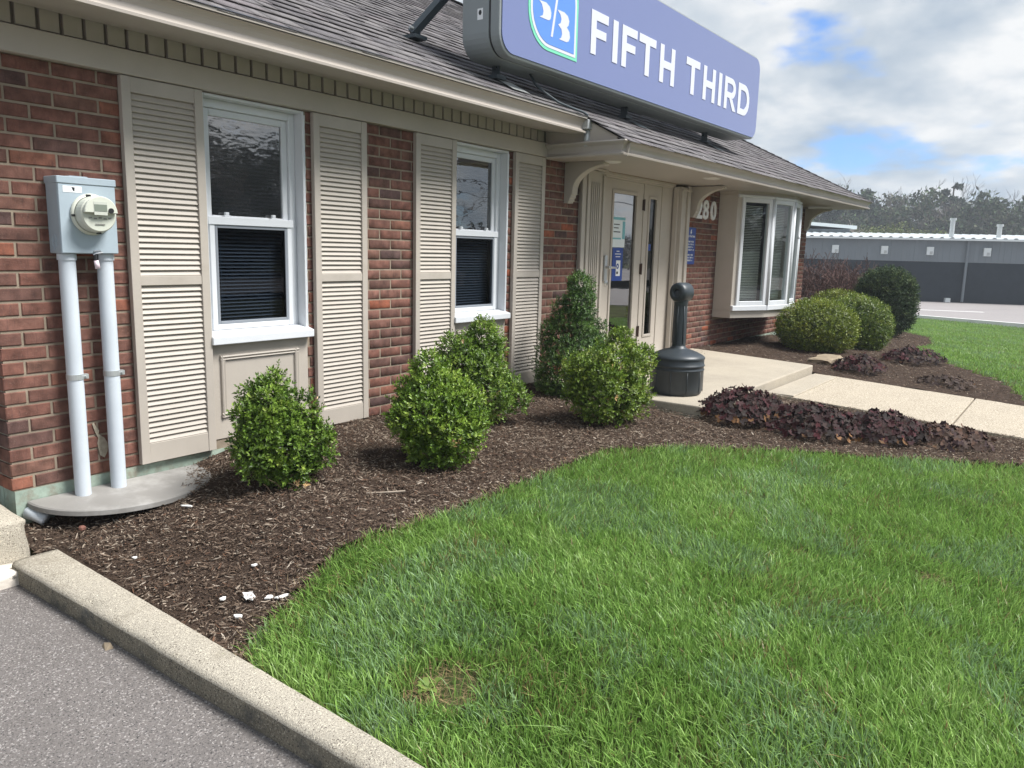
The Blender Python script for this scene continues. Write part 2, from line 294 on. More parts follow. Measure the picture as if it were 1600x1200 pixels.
# ------------------------------------------------------------------ ground, roads, paths
def build_ground():
    xs = np.unique(np.concatenate([np.linspace(-700, -20, 12), np.linspace(-20, -2, 10), [-.73, -.66, -.6], np.linspace(-2, 8, 60), np.linspace(8, 30, 50), np.linspace(30, 120, 20), np.linspace(120, 900, 12)]))
    ys = np.unique(np.concatenate([np.linspace(-800, -30, 14), np.linspace(-30, -6, 18), np.linspace(-6, 2, 50), np.linspace(2, 60, 20), np.linspace(60, 800, 12)]))
    X, Y = np.meshgrid(xs, ys, indexing='ij'); Z = zg(X, Y) - .012
    Z = np.where(X < -.72, -.36, Z)
    n, m = X.shape; idx = np.arange(n * m).reshape(n, m)
    F = np.stack([idx[:-1, :-1], idx[1:, :-1], idx[1:, 1:], idx[:-1, 1:]], -1).reshape(-1, 4)
    o = link('ground', npmesh('ground', np.stack([X, Y, Z], -1).reshape(-1, 3), F, M['soil'], smooth=True)); o['kind'] = 'structure'
    # mulch sheets following the ground, slightly proud
    for nm, poly, st in (('mulch_bed', BED, .05), ('mulch_bed', BED2, .12)):
        px = [p[0] for p in poly]; py = [p[1] for p in poly]
        gx = np.arange(min(px), max(px) + st, st); gy = np.arange(min(py), max(py) + st, st)
        X, Y = np.meshgrid(gx, gy, indexing='ij'); ok = inpoly(X, Y, poly); Z = zg(X, Y) + .006 + .022 * vnoise(X, Y, 5) + .012 * vnoise(X, Y, 17, 2)
        idx = np.arange(X.size).reshape(X.shape); keep = ok[:-1, :-1] & ok[1:, :-1] & ok[1:, 1:] & ok[:-1, 1:]
        F = np.stack([idx[:-1, :-1], idx[1:, :-1], idx[1:, 1:], idx[:-1, 1:]], -1)[keep]
        o = link(nm, npmesh(nm, np.stack([X, Y, Z], -1).reshape(-1, 3), F, M['mulch'], smooth=True)); o['kind'] = 'structure'
    # asphalt drive beside the kerb
    b = MB(); b.add([(-60, -13, -.305), (-.70, -13, -.305), (-.70, .4, -.285), (-60, .4, -.285)], [(0, 1, 2, 3)])
    b.build('asphalt_drive', M['asphalt'], kind='structure')
    # street mirrored in the glass
    b = MB(); b.add([(-200, -24, -.30), (300, -24, -.30), (300, -16, -.30), (-200, -16, -.30)], [(0, 1, 2, 3)]); b.build('street', M['lot'], kind='structure')
    # entry slab and walk with a control joint
    b = MB(); b.prism([(3.57, .1), (7.10, .1), (7.07, -.1), (6.66, -1.58), (3.57, -1.6)], 2, -.16, 0.0); b.build('entry_slab', M['slab'], kind='structure', bevel=.012, seg=2)
    def walk(y0, y1):
        z = lambda y: -.085 + (y + 1.6) * .05
        b = MB(); vs = []
        for y in (y0, y1):
            for x in (5.05, 6.66): vs += [(x, y, z(y) - .15), (x, y, z(y))]
        b.add(vs, [(1, 3, 7, 5), (0, 4, 6, 2), (0, 2, 3, 1), (4, 5, 7, 6), (0, 1, 5, 4), (2, 6, 7, 3)]); return b
    for y0, y1 in ((-1.605, -3.118), (-3.13, -4.9), (-4.912, -7.2)):
        walk(y0, y1).build('path', M['walk'], kind='structure', bevel=.008, seg=2)
    b = MB(); b.box(5.06, 6.55, -1.86, -1.604, -.2, -.083); b.build('path', M['slab'], kind='structure', bevel=.004)
build_ground()

def noisy(me, amp, s, cuts):
    bm = bmesh.new(); bm.from_mesh(me); bmesh.ops.subdivide_edges(bm, edges=bm.edges, cuts=cuts, use_grid_fill=True)
    for v in bm.verts:
        p = v.co; n = Vector((float(vnoise(p.x + p.z * 3, p.y * 1.3, s, 1)) - .5, float(vnoise(p.y + 9, p.x + p.z * 2, s, 2)) - .5, float(vnoise(p.x * 1.1, p.y + p.z, s, 3)) - .5)); v.co += n * amp
    bm.to_mesh(me); bm.free(); me.polygons.foreach_set('use_smooth', [True] * len(me.polygons)); return me
def build_kerb():
    # long kerb beside the drive: worn profile swept along y
    ys = np.arange(-.37, -6.0, -.03); prof = []
    vs = []; fs = []; mi = []
    for i, y in enumerate(ys):
        xr = np.interp(-y, [.3, 1.27, 2.65, 6], [-.565, -.60, -.655, -.66]); n = (float(vnoise(y, 3, 9)) - .5) * .006; n2 = (float(vnoise(y, 8, 22)) - .5) * .008
        chip = .02 * max(0, 1 - abs(y + 1.0) / .09)
        pr = [(-.75 + n * .5, -.40), (-.762 + n * .5, -.28), (-.764 + n + chip * .3, -.214), (-.757 + n + chip, -.203 - chip * .6), (-.745 + n2 + chip, -.197), (-.68, -.195 + n2 * .15), (xr - .015, -.197 + n2 * .15), (xr + n2 * .2, -.212), (xr + .01, -.36)]
        for (x, z) in pr: vs.append((x, y, z + (.0 if y < -.5 else (y + .5) * -.10 * 0)))
    k = 9
    for i in range(len(ys) - 1):
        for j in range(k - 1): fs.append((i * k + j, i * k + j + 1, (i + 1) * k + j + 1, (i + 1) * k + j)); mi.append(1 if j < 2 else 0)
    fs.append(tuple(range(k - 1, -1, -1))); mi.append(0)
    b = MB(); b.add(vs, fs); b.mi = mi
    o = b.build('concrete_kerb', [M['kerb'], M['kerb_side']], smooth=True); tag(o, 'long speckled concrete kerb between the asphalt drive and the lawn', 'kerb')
    b = MB(); b.box(-2.4, -.645, -.27, .16, -.34, -.035); me = b.mesh('concrete_block', M['kerb'])
    bm = bmesh.new(); bm.from_mesh(me); bmesh.ops.bevel(bm, geom=bm.edges, offset=.07, segments=3, affect='EDGES', profile=.6); bm.to_mesh(me); bm.free(); noisy(me, .03, 7, 3)
    tag(link('concrete_block', me), 'worn rounded concrete block against the brick corner of the building', 'concrete block')
    b = MB(); b.box(-1.3, -.655, -.43, -.275, -.33, -.235); me = b.mesh('broken_concrete', mat('white broken concrete', (.62, .57, .5), .9, .15, mott=.2, mscale=10, bump=.8, bscale=60, stain=((.05, .05, .05), 14, .6, .66))); noisy(me, .025, 9, 4)
    tag(link('broken_concrete', me), 'crumbled whitish concrete patch between the kerb end and the rounded block', 'broken concrete')
    b = MB(); b.add([(-.80, -1.19, -.29), (-.775, -1.2, -.29), (-.78, -1.24, -.29), (-.81, -1.235, -.29), (-.795, -1.2, -.272), (-.785, -1.225, -.268)], [(0, 1, 4), (1, 5, 4), (1, 2, 5), (2, 3, 5), (3, 0, 4), (3, 4, 5)])
    tag(b.build('pebble', M['stone']), 'small dark pebble lying against the foot of the kerb', 'pebble')
build_kerb()

# ------------------------------------------------------------------ the bank building
bank = thing('brick_building', 'low brick bank with taupe trim, louvred shutters and dark shingled roof', 'building')
Z0, PITCH, BL, JT = -.012, .0672, .204, .0112
S_X = [0.0, 1.161, 2.053, 3.222]; S_W = .432
WIN = [(.440, 1.112), (2.490, 3.162)]
HOLES = [(.440, 1.112, .045, 1.93), (2.490, 3.162, .045, 1.93), (4.27, 6.645, -.1, 1.93), (7.66, 9.87, .36, 1.93)]
def build_wall():
    b = MB(); y0, y1 = .0058, .12        # mortar sheet with openings left in it
    xs = [-.6 + .0085]
    for h in HOLES: xs += [h[0], h[1]]
    xs.append(11.5 - .0085)
    for i in range(len(xs) - 1):
        a, c = xs[i], xs[i + 1]; hole = [h for h in HOLES if abs(h[0] - a) < 1e-6]
        if hole:
            h = hole[0]
            if h[2] > 0: b.box(a, c, y0, y1, -.012, h[2])
            b.box(a, c, y0, y1, h[3], 2.12)
        else: b.box(a, c, y0, y1, -.012, 2.12)
    b.box(-.5915, -.48, .1205, 9, -.012, 2.12); b.box(11.38, 11.4915, .1205, 9, -.012, 2.12)
    wall = b.build('wall', M['mortar'], bank)
    # dark room behind the panes
    b = MB(); b.add([(-.4, 3, -.2), (11.3, 3, -.2), (11.3, 3, 2.3), (-.4, 3, 2.3), (-.4, .122, -.2), (11.3, .122, -.2), (11.3, .122, 2.3), (-.4, .122, 2.3)], [(0, 1, 2, 3), (0, 1, 5, 4), (3, 2, 6, 7), (0, 3, 7, 4), (1, 2, 6, 5)])
    b.build('interior', M['inside'], bank)
    b = MB(); b.box(-.59, 11.49, .0025, .12, -.45, -.0125); b.box(-.592, -.5, .121, 9, -.45, -.0125); b.build('foundation', M['found'], bank)
    # bricks: a shared unit mesh per variant, length 1, origin at the left end of the face
    protos = []
    for k in range(8):
        r = lambda a: (random.random() - .5) * a
        h = PITCH - JT; c = .004
        vs = [(0, 0 + .004, 0), (1, .004, 0), (1, .004, h), (0, .004, h)]
        e = c / .2
        vs += [(e + r(.006), r(.0025), c + r(.002)), (1 - e + r(.006), r(.0025), c + r(.002)), (1 - e + r(.006), r(.0025), h - c + r(.002)), (e + r(.006), r(.0025), h - c + r(.002))]
        vs += [(0, .1, 0), (1, .1, 0), (1, .1, h), (0, .1, h)]
        b = MB(); b.add(vs, [(4, 5, 6, 7), (0, 1, 5, 4), (1, 2, 6, 5), (2, 3, 7, 6), (3, 0, 4, 7), (8, 9, 1, 0), (9, 10, 2, 1), (10, 11, 3, 2), (11, 8, 0, 3)])
        protos.append(b.mesh('brick', M['brick']))
    items = []
    covered = [(x + .03, x + S_W - .06, .0, 1.95) for x in S_X]
    for row in range(29):
        z = Z0 + row * PITCH + JT / 2; off = 0 if row % 2 else BL / 2
        x = -.6 - off + (BL if off == 0 else BL) * 0
        while x < 11.5:
            a, c = max(x, -.6), min(x + BL - JT, 11.5)
            segs = [(a, c)]
            for (h0, h1, hz0, hz1) in HOLES:
                if z + PITCH * .8 > hz0 and z < hz1:
                    ns = []
                    for (p, q) in segs:
                        if q <= h0 or p >= h1: ns.append((p, q)); continue
                        if p < h0: ns.append((p, h0 - .003))
                        if q > h1: ns.append((h1 + .003, q))
                    segs = ns
            for (p, q) in segs:
                if q - p < .015: continue
                if any(p > k0 and q < k1 for (k0, k1, _, _) in covered): continue
                items.append((((p + q) / 2 + 2.04) ** 2 + 3.89 ** 2, p, q, z, 0))
            x += BL
        y = .0 if row % 2 else -BL / 2                  # left return face
        while y < 1.2:
            p, q = max(y, .1), y + BL - JT
            if q - p > .02 and z < 1.2: items.append((1.5 + 14 + z, p, q, z, 1))
            y += BL
    items.sort(key=lambda t: t[0])
    for i, (d, p, q, z, side) in enumerate(items[:300]):
        o = bpy.data.objects.new('brick', protos[(i * 5 + int(z * 100)) % 8]); C.objects.link(o); o.parent = wall
        if side: o.location = (-.6 - random.random() * .002, q, z); o.rotation_euler = (0, 0, -math.pi / 2)
        else: o.location = (p, (random.random() - .5) * .003, z)
        o.scale = (q - p, 1, 1)
    V = []; F = []; tone = []
    for (d, p, q, z, side) in items[300:]:
        me = protos[random.randrange(8)]; o = len(V); yy = (random.random() - .5) * .003; t = random.random()
        for v in me.vertices:
            V.append((-.6 + v.co.y + yy, q - v.co.x * (q - p), z + v.co.z) if side else (p + v.co.x * (q - p), v.co.y + yy, z + v.co.z)); tone.append(t)
        for f in me.polygons: F.append([o + i for i in f.vertices])
    me = npmesh('brick_courses', V, F, M['brick_far']); a = me.attributes.new('tone', 'FLOAT', 'POINT'); a.data.foreach_set('value', tone)
    link('brick_courses', me, wall, kind='stuff')
build_wall()

def build_shutters():
    # two shared louvre blades and one frame; each shutter is a copy
    sl = MB(); w = S_W - .094
    sl.prism([(-.0130, -.0178), (-.0165, -.0140), (.001, .0185), (.006, .0165)], 0, 0, w); slat_me = sl.mesh('slat', M['trim'])
    b = MB(); b.box(0, .0465, -.036, -.004, 0, 1.93); b.box(S_W - .0465, S_W, -.036, -.004, 0, 1.93)
    for z0, z1 in ((0, .104), (.925, .972), (1.858, 1.93)): b.box(.0465, S_W - .0465, -.033, -.006, z0, z1)
    b.box(.0465, S_W - .0465, -.010, -.007, .104, .925); b.box(.0465, S_W - .0465, -.010, -.007, .972, 1.858)
    fr_me = b.mesh('shutter', M['trim'])
    for sx in S_X:
        f = link('shutter', fr_me, bank, bevel=.0025, loc=(sx, 0, 0))
        for z0, z1, n in ((.107, .922, 29), (.975, 1.855, 31)):
            for k in range(n):
                o = bpy.data.objects.new('slat', slat_me); C.objects.link(o); o.parent = f
                o.location = (.047, -.013 + random.uniform(-.0008, .0008), z0 + (k + .5) * (z1 - z0) / n + random.uniform(-.0006, .0006)); o.rotation_euler = (random.uniform(-.03, .03), random.uniform(-.002, .002), 0)
build_shutters()

def frame_ring(b, x0, x1, z0, z1, w, ya, yb):
    b.box(x0, x0 + w, ya, yb, z0, z1); b.box(x1 - w, x1, ya, yb, z0, z1); b.box(x0 + w, x1 - w, ya, yb, z0, z0 + w); b.box(x0 + w, x1 - w, ya, yb, z1 - w, z1)
def build_windows():
    for i, (x0, x1) in enumerate(WIN):
        b = MB(); frame_ring(b, x0, x1, .60, 1.929, .014, -.008, .119)
        w = b.build('window', M['vinyl'], bank, bevel=.003)
        b = MB(); frame_ring(b, x0 + .0145, x1 - .0145, .6145, 1.9145, .044, .064, .118); b.build('jamb_liner', M['vinyl'], w, bevel=.003)
        u0, u1 = x0 + .0588, x1 - .0588
        b = MB(); frame_ring(b, u0, u1, 1.262, 1.870, .038, .082, .112); b.build('sash', M['vinyl'], w, bevel=.003)
        b = MB(); frame_ring(b, u0, u1, .659, 1.29, .033, .052, .0815); b.build('sash', M['vinyl'], w, bevel=.003)
        b = MB(); b.box(u0 - .01, u1 + .01, .046, .0515, 1.247, 1.292); b.build('meeting_rail', M['vinyl'], w, bevel=.003)
        for lx in (u0 + .12, u1 - .12):
            b = MB(); b.box(lx - .022, lx + .022, .054, .081, 1.2905, 1.301); b.box(lx - .012, lx + .012, .058, .078, 1.3012, 1.318); b.build('sash_lock', M['vinyl'], w, bevel=.003)
        b = MB(); b.box(u0 + .037, u1 - .037, .094, .098, 1.299, 1.833); b.build('pane', M['glass_wavy' if i == 0 else 'glass'], w)
        b = MB(); b.box(u0 + .032, u1 - .032, .066, .069, .690, 1.258); b.build('pane', M['screen_glass'], w)
        b = MB(); frame_ring(b, u0 + .0335, u1 - .0335, .6925, 1.2465, .017, .0535, .0605); b.build('screen_frame', M['screen'], w, bevel=.002)
        b = MB()
        for k in range(54):
            z = .70 + k * .0205
            b.add([(u0 + .02, .128, z), (u1 - .02, .128, z), (u1 - .02, .148, z + .012), (u0 + .02, .148, z + .012)], [(0, 1, 2, 3)])
        for cx in (u0 + .11, u1 - .11): b.box(cx - .001, cx + .001, .1255, .127, .70, 1.8)
        o = b.build('blind', M['blind'], w, kind='stuff')
        b = MB(); b.prism([(-.052, .590), (-.052, .634), (-.0085, .646), (.051, .660), (.051, .590)], 0, x0 - .012, x1 + .014); b.build('sill', M['vinyl'], w, bevel=.004, seg=2)
        # painted panel below with applied moulding
        b = MB(); b.box(x0, x1, .000, .03, .046, .589); pn = b.build('wall_panel', M['wood'], bank)
        b = MB(); m0, m1, n0, n1 = x0 + .055, x1 - .075, .165, .525
        def mould(poly):
            pass
        for (a, c, d, e) in ((m0, m1, n1 - .032, n1), (m0, m1, n0, n0 + .032)): b.prism([(0 - .0005, d), (-.012, d + .006), (-.008, d + .012), (-.016, d + .022), (-.012, e - .003), (-.0005, e)], 0, a, c)
        for (a, c) in ((m0, m0 + .032), (m1 - .032, m1)): b.prism([(a, -.0007), (a + .003, -.0125), (a + .010, -.0165), (a + .02, -.0085), (c - .004, -.0122), (c, -.0007)], 2, n0 + .001, n1 - .001)
        b.build('moulding', M['wood'], pn)
        # caulk bead along the brick
        b = MB(); zz = np.arange(.6, 1.92, .012); pts = [(x1 + .001 + .004 * float(vnoise(z, i, 60)), -.004, z) for z in zz]; b.tube(pts, .004, 5); b.build('caulk', M['vinyl'], w)
build_windows()

# roof: one tilted plane with a lower eave to the right of x = 3.62
def zr(x, y): return 2.03 + .0055 * (max(x, 3.62) - 3.62) + .54 * (y + .8)
HIPX, EY = 12.25, -.8
def build_eaves():
    # frieze board, dentils and crown over the left part
    b = MB(); b.box(-.62, 3.70, -.048, -.001, 1.934, 2.048); b.build('fascia', M['wood'], bank, bevel=.003)
    b = MB(); b.box(-.62, 3.70, -.006, .007, 2.0485, 2.165); fz = b.build('frieze', M['dark_gap'], bank)
    d = MB(); d.box(0, .081, -.03, -.0065, 2.056, 2.16); dm = d.mesh('dentil', M['trim'])
    x = -.55
    k0 = -.453 + .0092
    for k in range(42):
        xx = k0 + (k - 1) * .0995
        if xx + .081 > 3.70: break
        o = bpy.data.objects.new('dentil', dm); C.objects.link(o); o.parent = fz; o.location = (xx, random.uniform(-.001, .001), random.uniform(-.001, .001))
    b = MB(); b.prism([(.0, 2.161), (-.034, 2.161), (-.06, 2.135), (-.20, 2.125), (-.24, 2.108), (-.345, 2.104), (-.345, 2.2), (0, 2.21)], 0, -.7, 3.66); b.build('soffit', M['gutter'], bank)
    prof = [(-.345, 2.095), (-.437, 2.095), (-.452, 2.099), (-.453, 2.112), (-.43, 2.120), (-.416, 2.135), (-.414, 2.155), (-.422, 2.180), (-.436, 2.198), (-.443, 2.204), (-.462, 2.208), (-.463, 2.226), (-.45, 2.229), (-.447, 2.218), (-.345, 2.218)]
    b = MB(); b.prism(prof, 0, -.75, 3.60); b.build('gutter', M['gutter'], bank)
    # outlet box, strap and elbow where the left gutter ends
    b = MB(); b.box(3.601, 3.72, -.47, -.39, 2.13, 2.205); b.build('downspout_outlet', M['galv'], bank, bevel=.004)
    b = MB(); b.tube([(3.66, -.43, 2.13), (3.655, -.43, 2.06), (3.66, -.43, 2.0)], .028, 10); b.tube([(3.66, -.44, 2.04), (3.70, -.46, 2.02)], .02, 8); b.build('downspout', M['galv'], bank, smooth=True)
    # right part: lower eave with gutter, return gutter, soffit, header
    def P(dx): return [(dx + .115, -.105), (dx + .03, -.107), (dx + .012, -.104), (dx + .008, -.091), (dx + .026, -.083), (dx + .038, -.068), (dx + .036, -.05), (dx + .026, -.026), (dx + .012, -.014), (dx + .003, -.008), (dx - .006, .002), (dx - .002, .012), (dx + .012, .010), (dx + .115, .006)]
    b = MB(); tilt = .0055; x0, x1 = 3.62, HIPX; pr = P(EY); n = len(pr)
    vs = []
    for (y, dz) in pr:
        vs.append((x0 + (y - EY), y, 2.024 + dz))
    for (y, dz) in pr: vs.append((x1 - (y - EY), y, 2.024 + dz + tilt * (x1 - x0)))
    b.add(vs, [tuple(range(n)), tuple(range(2 * n - 1, n - 1, -1))] + [(i, i + n, (i + 1) % n + n, (i + 1) % n) for i in range(n)])
    b.build('gutter', M['gutter'], bank)
    b = MB(); vs = []                                       # return along y at the left end
    for (y, dz) in pr: vs.append((x0 + (y - EY), y, 2.0241 + dz))
    for (y, dz) in pr: vs.append((x0 + (y - EY), -.05, 2.0241 + dz))
    b.add(vs, [tuple(range(n)), tuple(range(2 * n - 1, n - 1, -1))] + [(i, i + n, (i + 1) % n + n, (i + 1) % n) for i in range(n)]); b.build('gutter', M['gutter'], bank)
    b = MB(); vs = []                                       # right side gutter under the hip
    for (y, dz) in pr: vs.append((x1 - (y - EY), y, 2.0715 + dz))
    for (y, dz) in pr: vs.append((x1 - (y - EY), 9, 2.0715 + dz))
    b.add(vs, [tuple(range(n)), tuple(range(2 * n - 1, n - 1, -1))] + [(i, i + n, (i + 1) % n + n, (i + 1) % n) for i in range(n)]); b.build('gutter', M['gutter'], bank)
    b = MB(); b.prism([(EY - .004, 1.995), (EY - .009, 2.04), (EY + .022, 2.04), (EY + .03, 1.91), (EY + .014, 1.914)], 0, 3.70, 3.712); b.build('gutter_seam', M['gutter'], bank)
    b = MB(); b.add([(3.70, -.7, 1.925), (12.15, -.7, 1.965), (12.15, .13, 1.965), (3.70, .13, 1.925), (3.70, -.7, 1.945), (12.15, -.7, 1.985), (12.15, .13, 1.985), (3.70, .13, 1.945)], [(0, 1, 2, 3), (4, 5, 6, 7), (0, 1, 5, 4), (2, 3, 7, 6), (1, 2, 6, 5), (0, 3, 7, 4)])
    b.box(11.5, 12.15, .1301, 9, 1.966, 1.985); b.build('soffit', M['gutter'], bank)
    for lx, ly in ((4.10, -.42), (5.9, -.6)):
        zt = 1.925 + (lx - 3.7) * .00473
        b = MB(); b.lathe([(.0, -.012), (.06, -.010), (.075, -.006), (.085, -.004), (.088, .004)], (lx, ly, zt - .002), 24); b.build('soffit_light', M['light'], bank, smooth=True)
    # dark side panel between the two eaves
    b = MB(); b.prism([(-.71, 2.03), (-.02, 2.03), (-.02, zr(3.62, -.02) - .03), (-.71, zr(3.62, -.71) - .012)], 0, 3.66, 3.68); b.build('gable_panel', M['trim'], bank)
    # curved brackets
    out = [(-.001, 1.926), (-.40, 1.926), (-.40, 1.902)]
    for k in range(13):
        t = k / 12 * math.pi / 2; out.append((-.09 - .30 * (1 - math.sin(t)) ** 1.15, 1.672 + .222 * (1 - (1 - math.cos(t)) ** .8)))
    out += [(-.088, 1.650), (-.075, 1.645), (-.075, 1.622), (-.062, 1.617), (-.062, 1.596), (-.048, 1.591), (-.048, 1.575), (-.001, 1.575)]
    bm_ = MB(); bm_.prism(out, 0, -.045, .045); brk = bm_.mesh('bracket', M['trim'])
    for bx in (4.05, 6.80, 11.35): link('bracket', brk, bank, bevel=.004, loc=(bx, 0, .006 if bx > 6 else 0))
build_eaves()

def build_roof():
    b = MB(); rt = 6.5                                       # roof deck: front face with lower right eave, right hip face, back
    def pt(x, y, dz=-.012): return (x, y, zr(x, y) + dz)
    ry = EY + rt; A = pt(-3, -.46); A2 = pt(3.64, -.46); B = pt(3.64, EY + .02); Cc = pt(HIPX - .02, EY + .02); D = pt(HIPX - rt, ry); E = pt(-3, ry)
    zh = Cc[2]; F = (HIPX - .02, ry + rt, zh)
    b.add([A, A2, B, Cc, D, E, F, (-3, ry + rt, zh)], [(0, 1, 4, 5), (1, 2, 3, 4), (3, 6, 4), (4, 6, 7, 5)])
    roof = b.build('roof', M['roof_base'], bank)
    ex = .14 / math.sqrt(1 + .54 ** 2); rows = []; tl = .135
    cands = []
    row = 0; y = EY - .03
    while y < 5.0:
        xr = HIPX - (y - EY) - .02; xl = (-.7 if y > -.5 else 3.63) if y < 1.2 else (y - 1.2) * 1.0
        x = xl + (random.random() * .15 if y > -.5 or True else 0) - .1
        x = max(x, xl)
        while x < xr:
            w = random.choice((.10, .14, .18, .22, .27, .33)); w = min(w, xr - x)
            if w > .03: cands.append((x, x + w - .003, y, row, random.random()))
            x += w
        y += ex; row += 1
    cands.sort(key=lambda c: (c[0] + 2) ** 2 + (c[2] + 3.9) ** 2)
    nrm = Vector((0, -.54, 1)).normalized(); up = Vector((0, 1, .54)).normalized()
    pal = [(.16, .152, .155), (.145, .137, .142), (.18, .17, .172), (.168, .152, .158), (.13, .123, .128), (.19, .18, .18)]
    def geo(c):
        x0, x1, y, row, rr = c; lift = .008 if rr > .42 else .0035; o = Vector((0, y, 0)); z0 = zr(x0, y); z1 = zr(x1, y)
        jit = (rr - .5) * .006
        def q(x, s, h): p = Vector((x, y, zr(x, y))) + up * (s + jit) + nrm * h; return p
        sl = .011
        t0 = lift + .006; t1 = .002
        vs = [q(x0, 0, t0 - .005), q(x1, 0, t0 - .005), q(x1, .17, t1 - .006), q(x0, .17, t1 - .006), q(x0, 0, t0), q(x1, 0, t0), q(x1, .17, t1), q(x0, .17, t1)]
        fs = [(3, 2, 1, 0), (4, 5, 6, 7), (0, 1, 5, 4), (1, 2, 6, 5), (2, 3, 7, 6), (3, 0, 4, 7)]
        base = pal[int(rr * 997) % 6]; v = .92 + .16 * ((rr * 7919) % 1)
        return vs, fs, [tuple(k * v for k in base)] * 8
    for c in cands[:300]:
        vs, fs, cl = geo(c); link('shingle', npmesh('shingle', [tuple(v) for v in vs], fs, M['shingle'], np.array(cl)), roof)
    V = []; F = []; K = []
    for c in cands[300:]:
        vs, fs, cl = geo(c); o = len(V); V += [tuple(v) for v in vs]; F += [[o + i for i in f] for f in fs]; K += cl
    link('shingle_courses', npmesh('shingle_courses', V, F, M['shingle'], np.array(K)), roof, kind='stuff')
    # hip cap shingles
    V = []; F = []; K = []
    t = 0
    while t < 6.2:
        a = Vector((HIPX - t, EY + t, 2.0775 + .54 * t + .012)); d = Vector((-1, 1, .54)).normalized(); L = .2
        for side, sv in ((0, Vector((-.78, -.25, -.16))), (1, Vector((.25, .78, -.16)))):
            o = len(V); w = sv.normalized() * .11
            V += [tuple(a + Vector((0, 0, .012))), tuple(a + d * L), tuple(a + d * L + w), tuple(a + w + Vector((0, 0, .012)))]; F.append([o, o + 1, o + 2, o + 3])
            v = .8 + .4 * random.random(); K += [(.05 * v, .05 * v, .055 * v)] * 4
        t += .09
    link('hip_cap', npmesh('hip_cap', V, F, M['shingle'], np.array(K)), roof, kind='stuff')
    b = MB(); b.add([(-.75, -.47, 2.226), (3.62, -.47, 2.226), (3.62, -.36, zr(0, -.36) + .0), (-.75, -.36, zr(0, -.36))], [(0, 1, 2, 3)]); b.build('drip_edge', M['black'], roof)
build_roof()

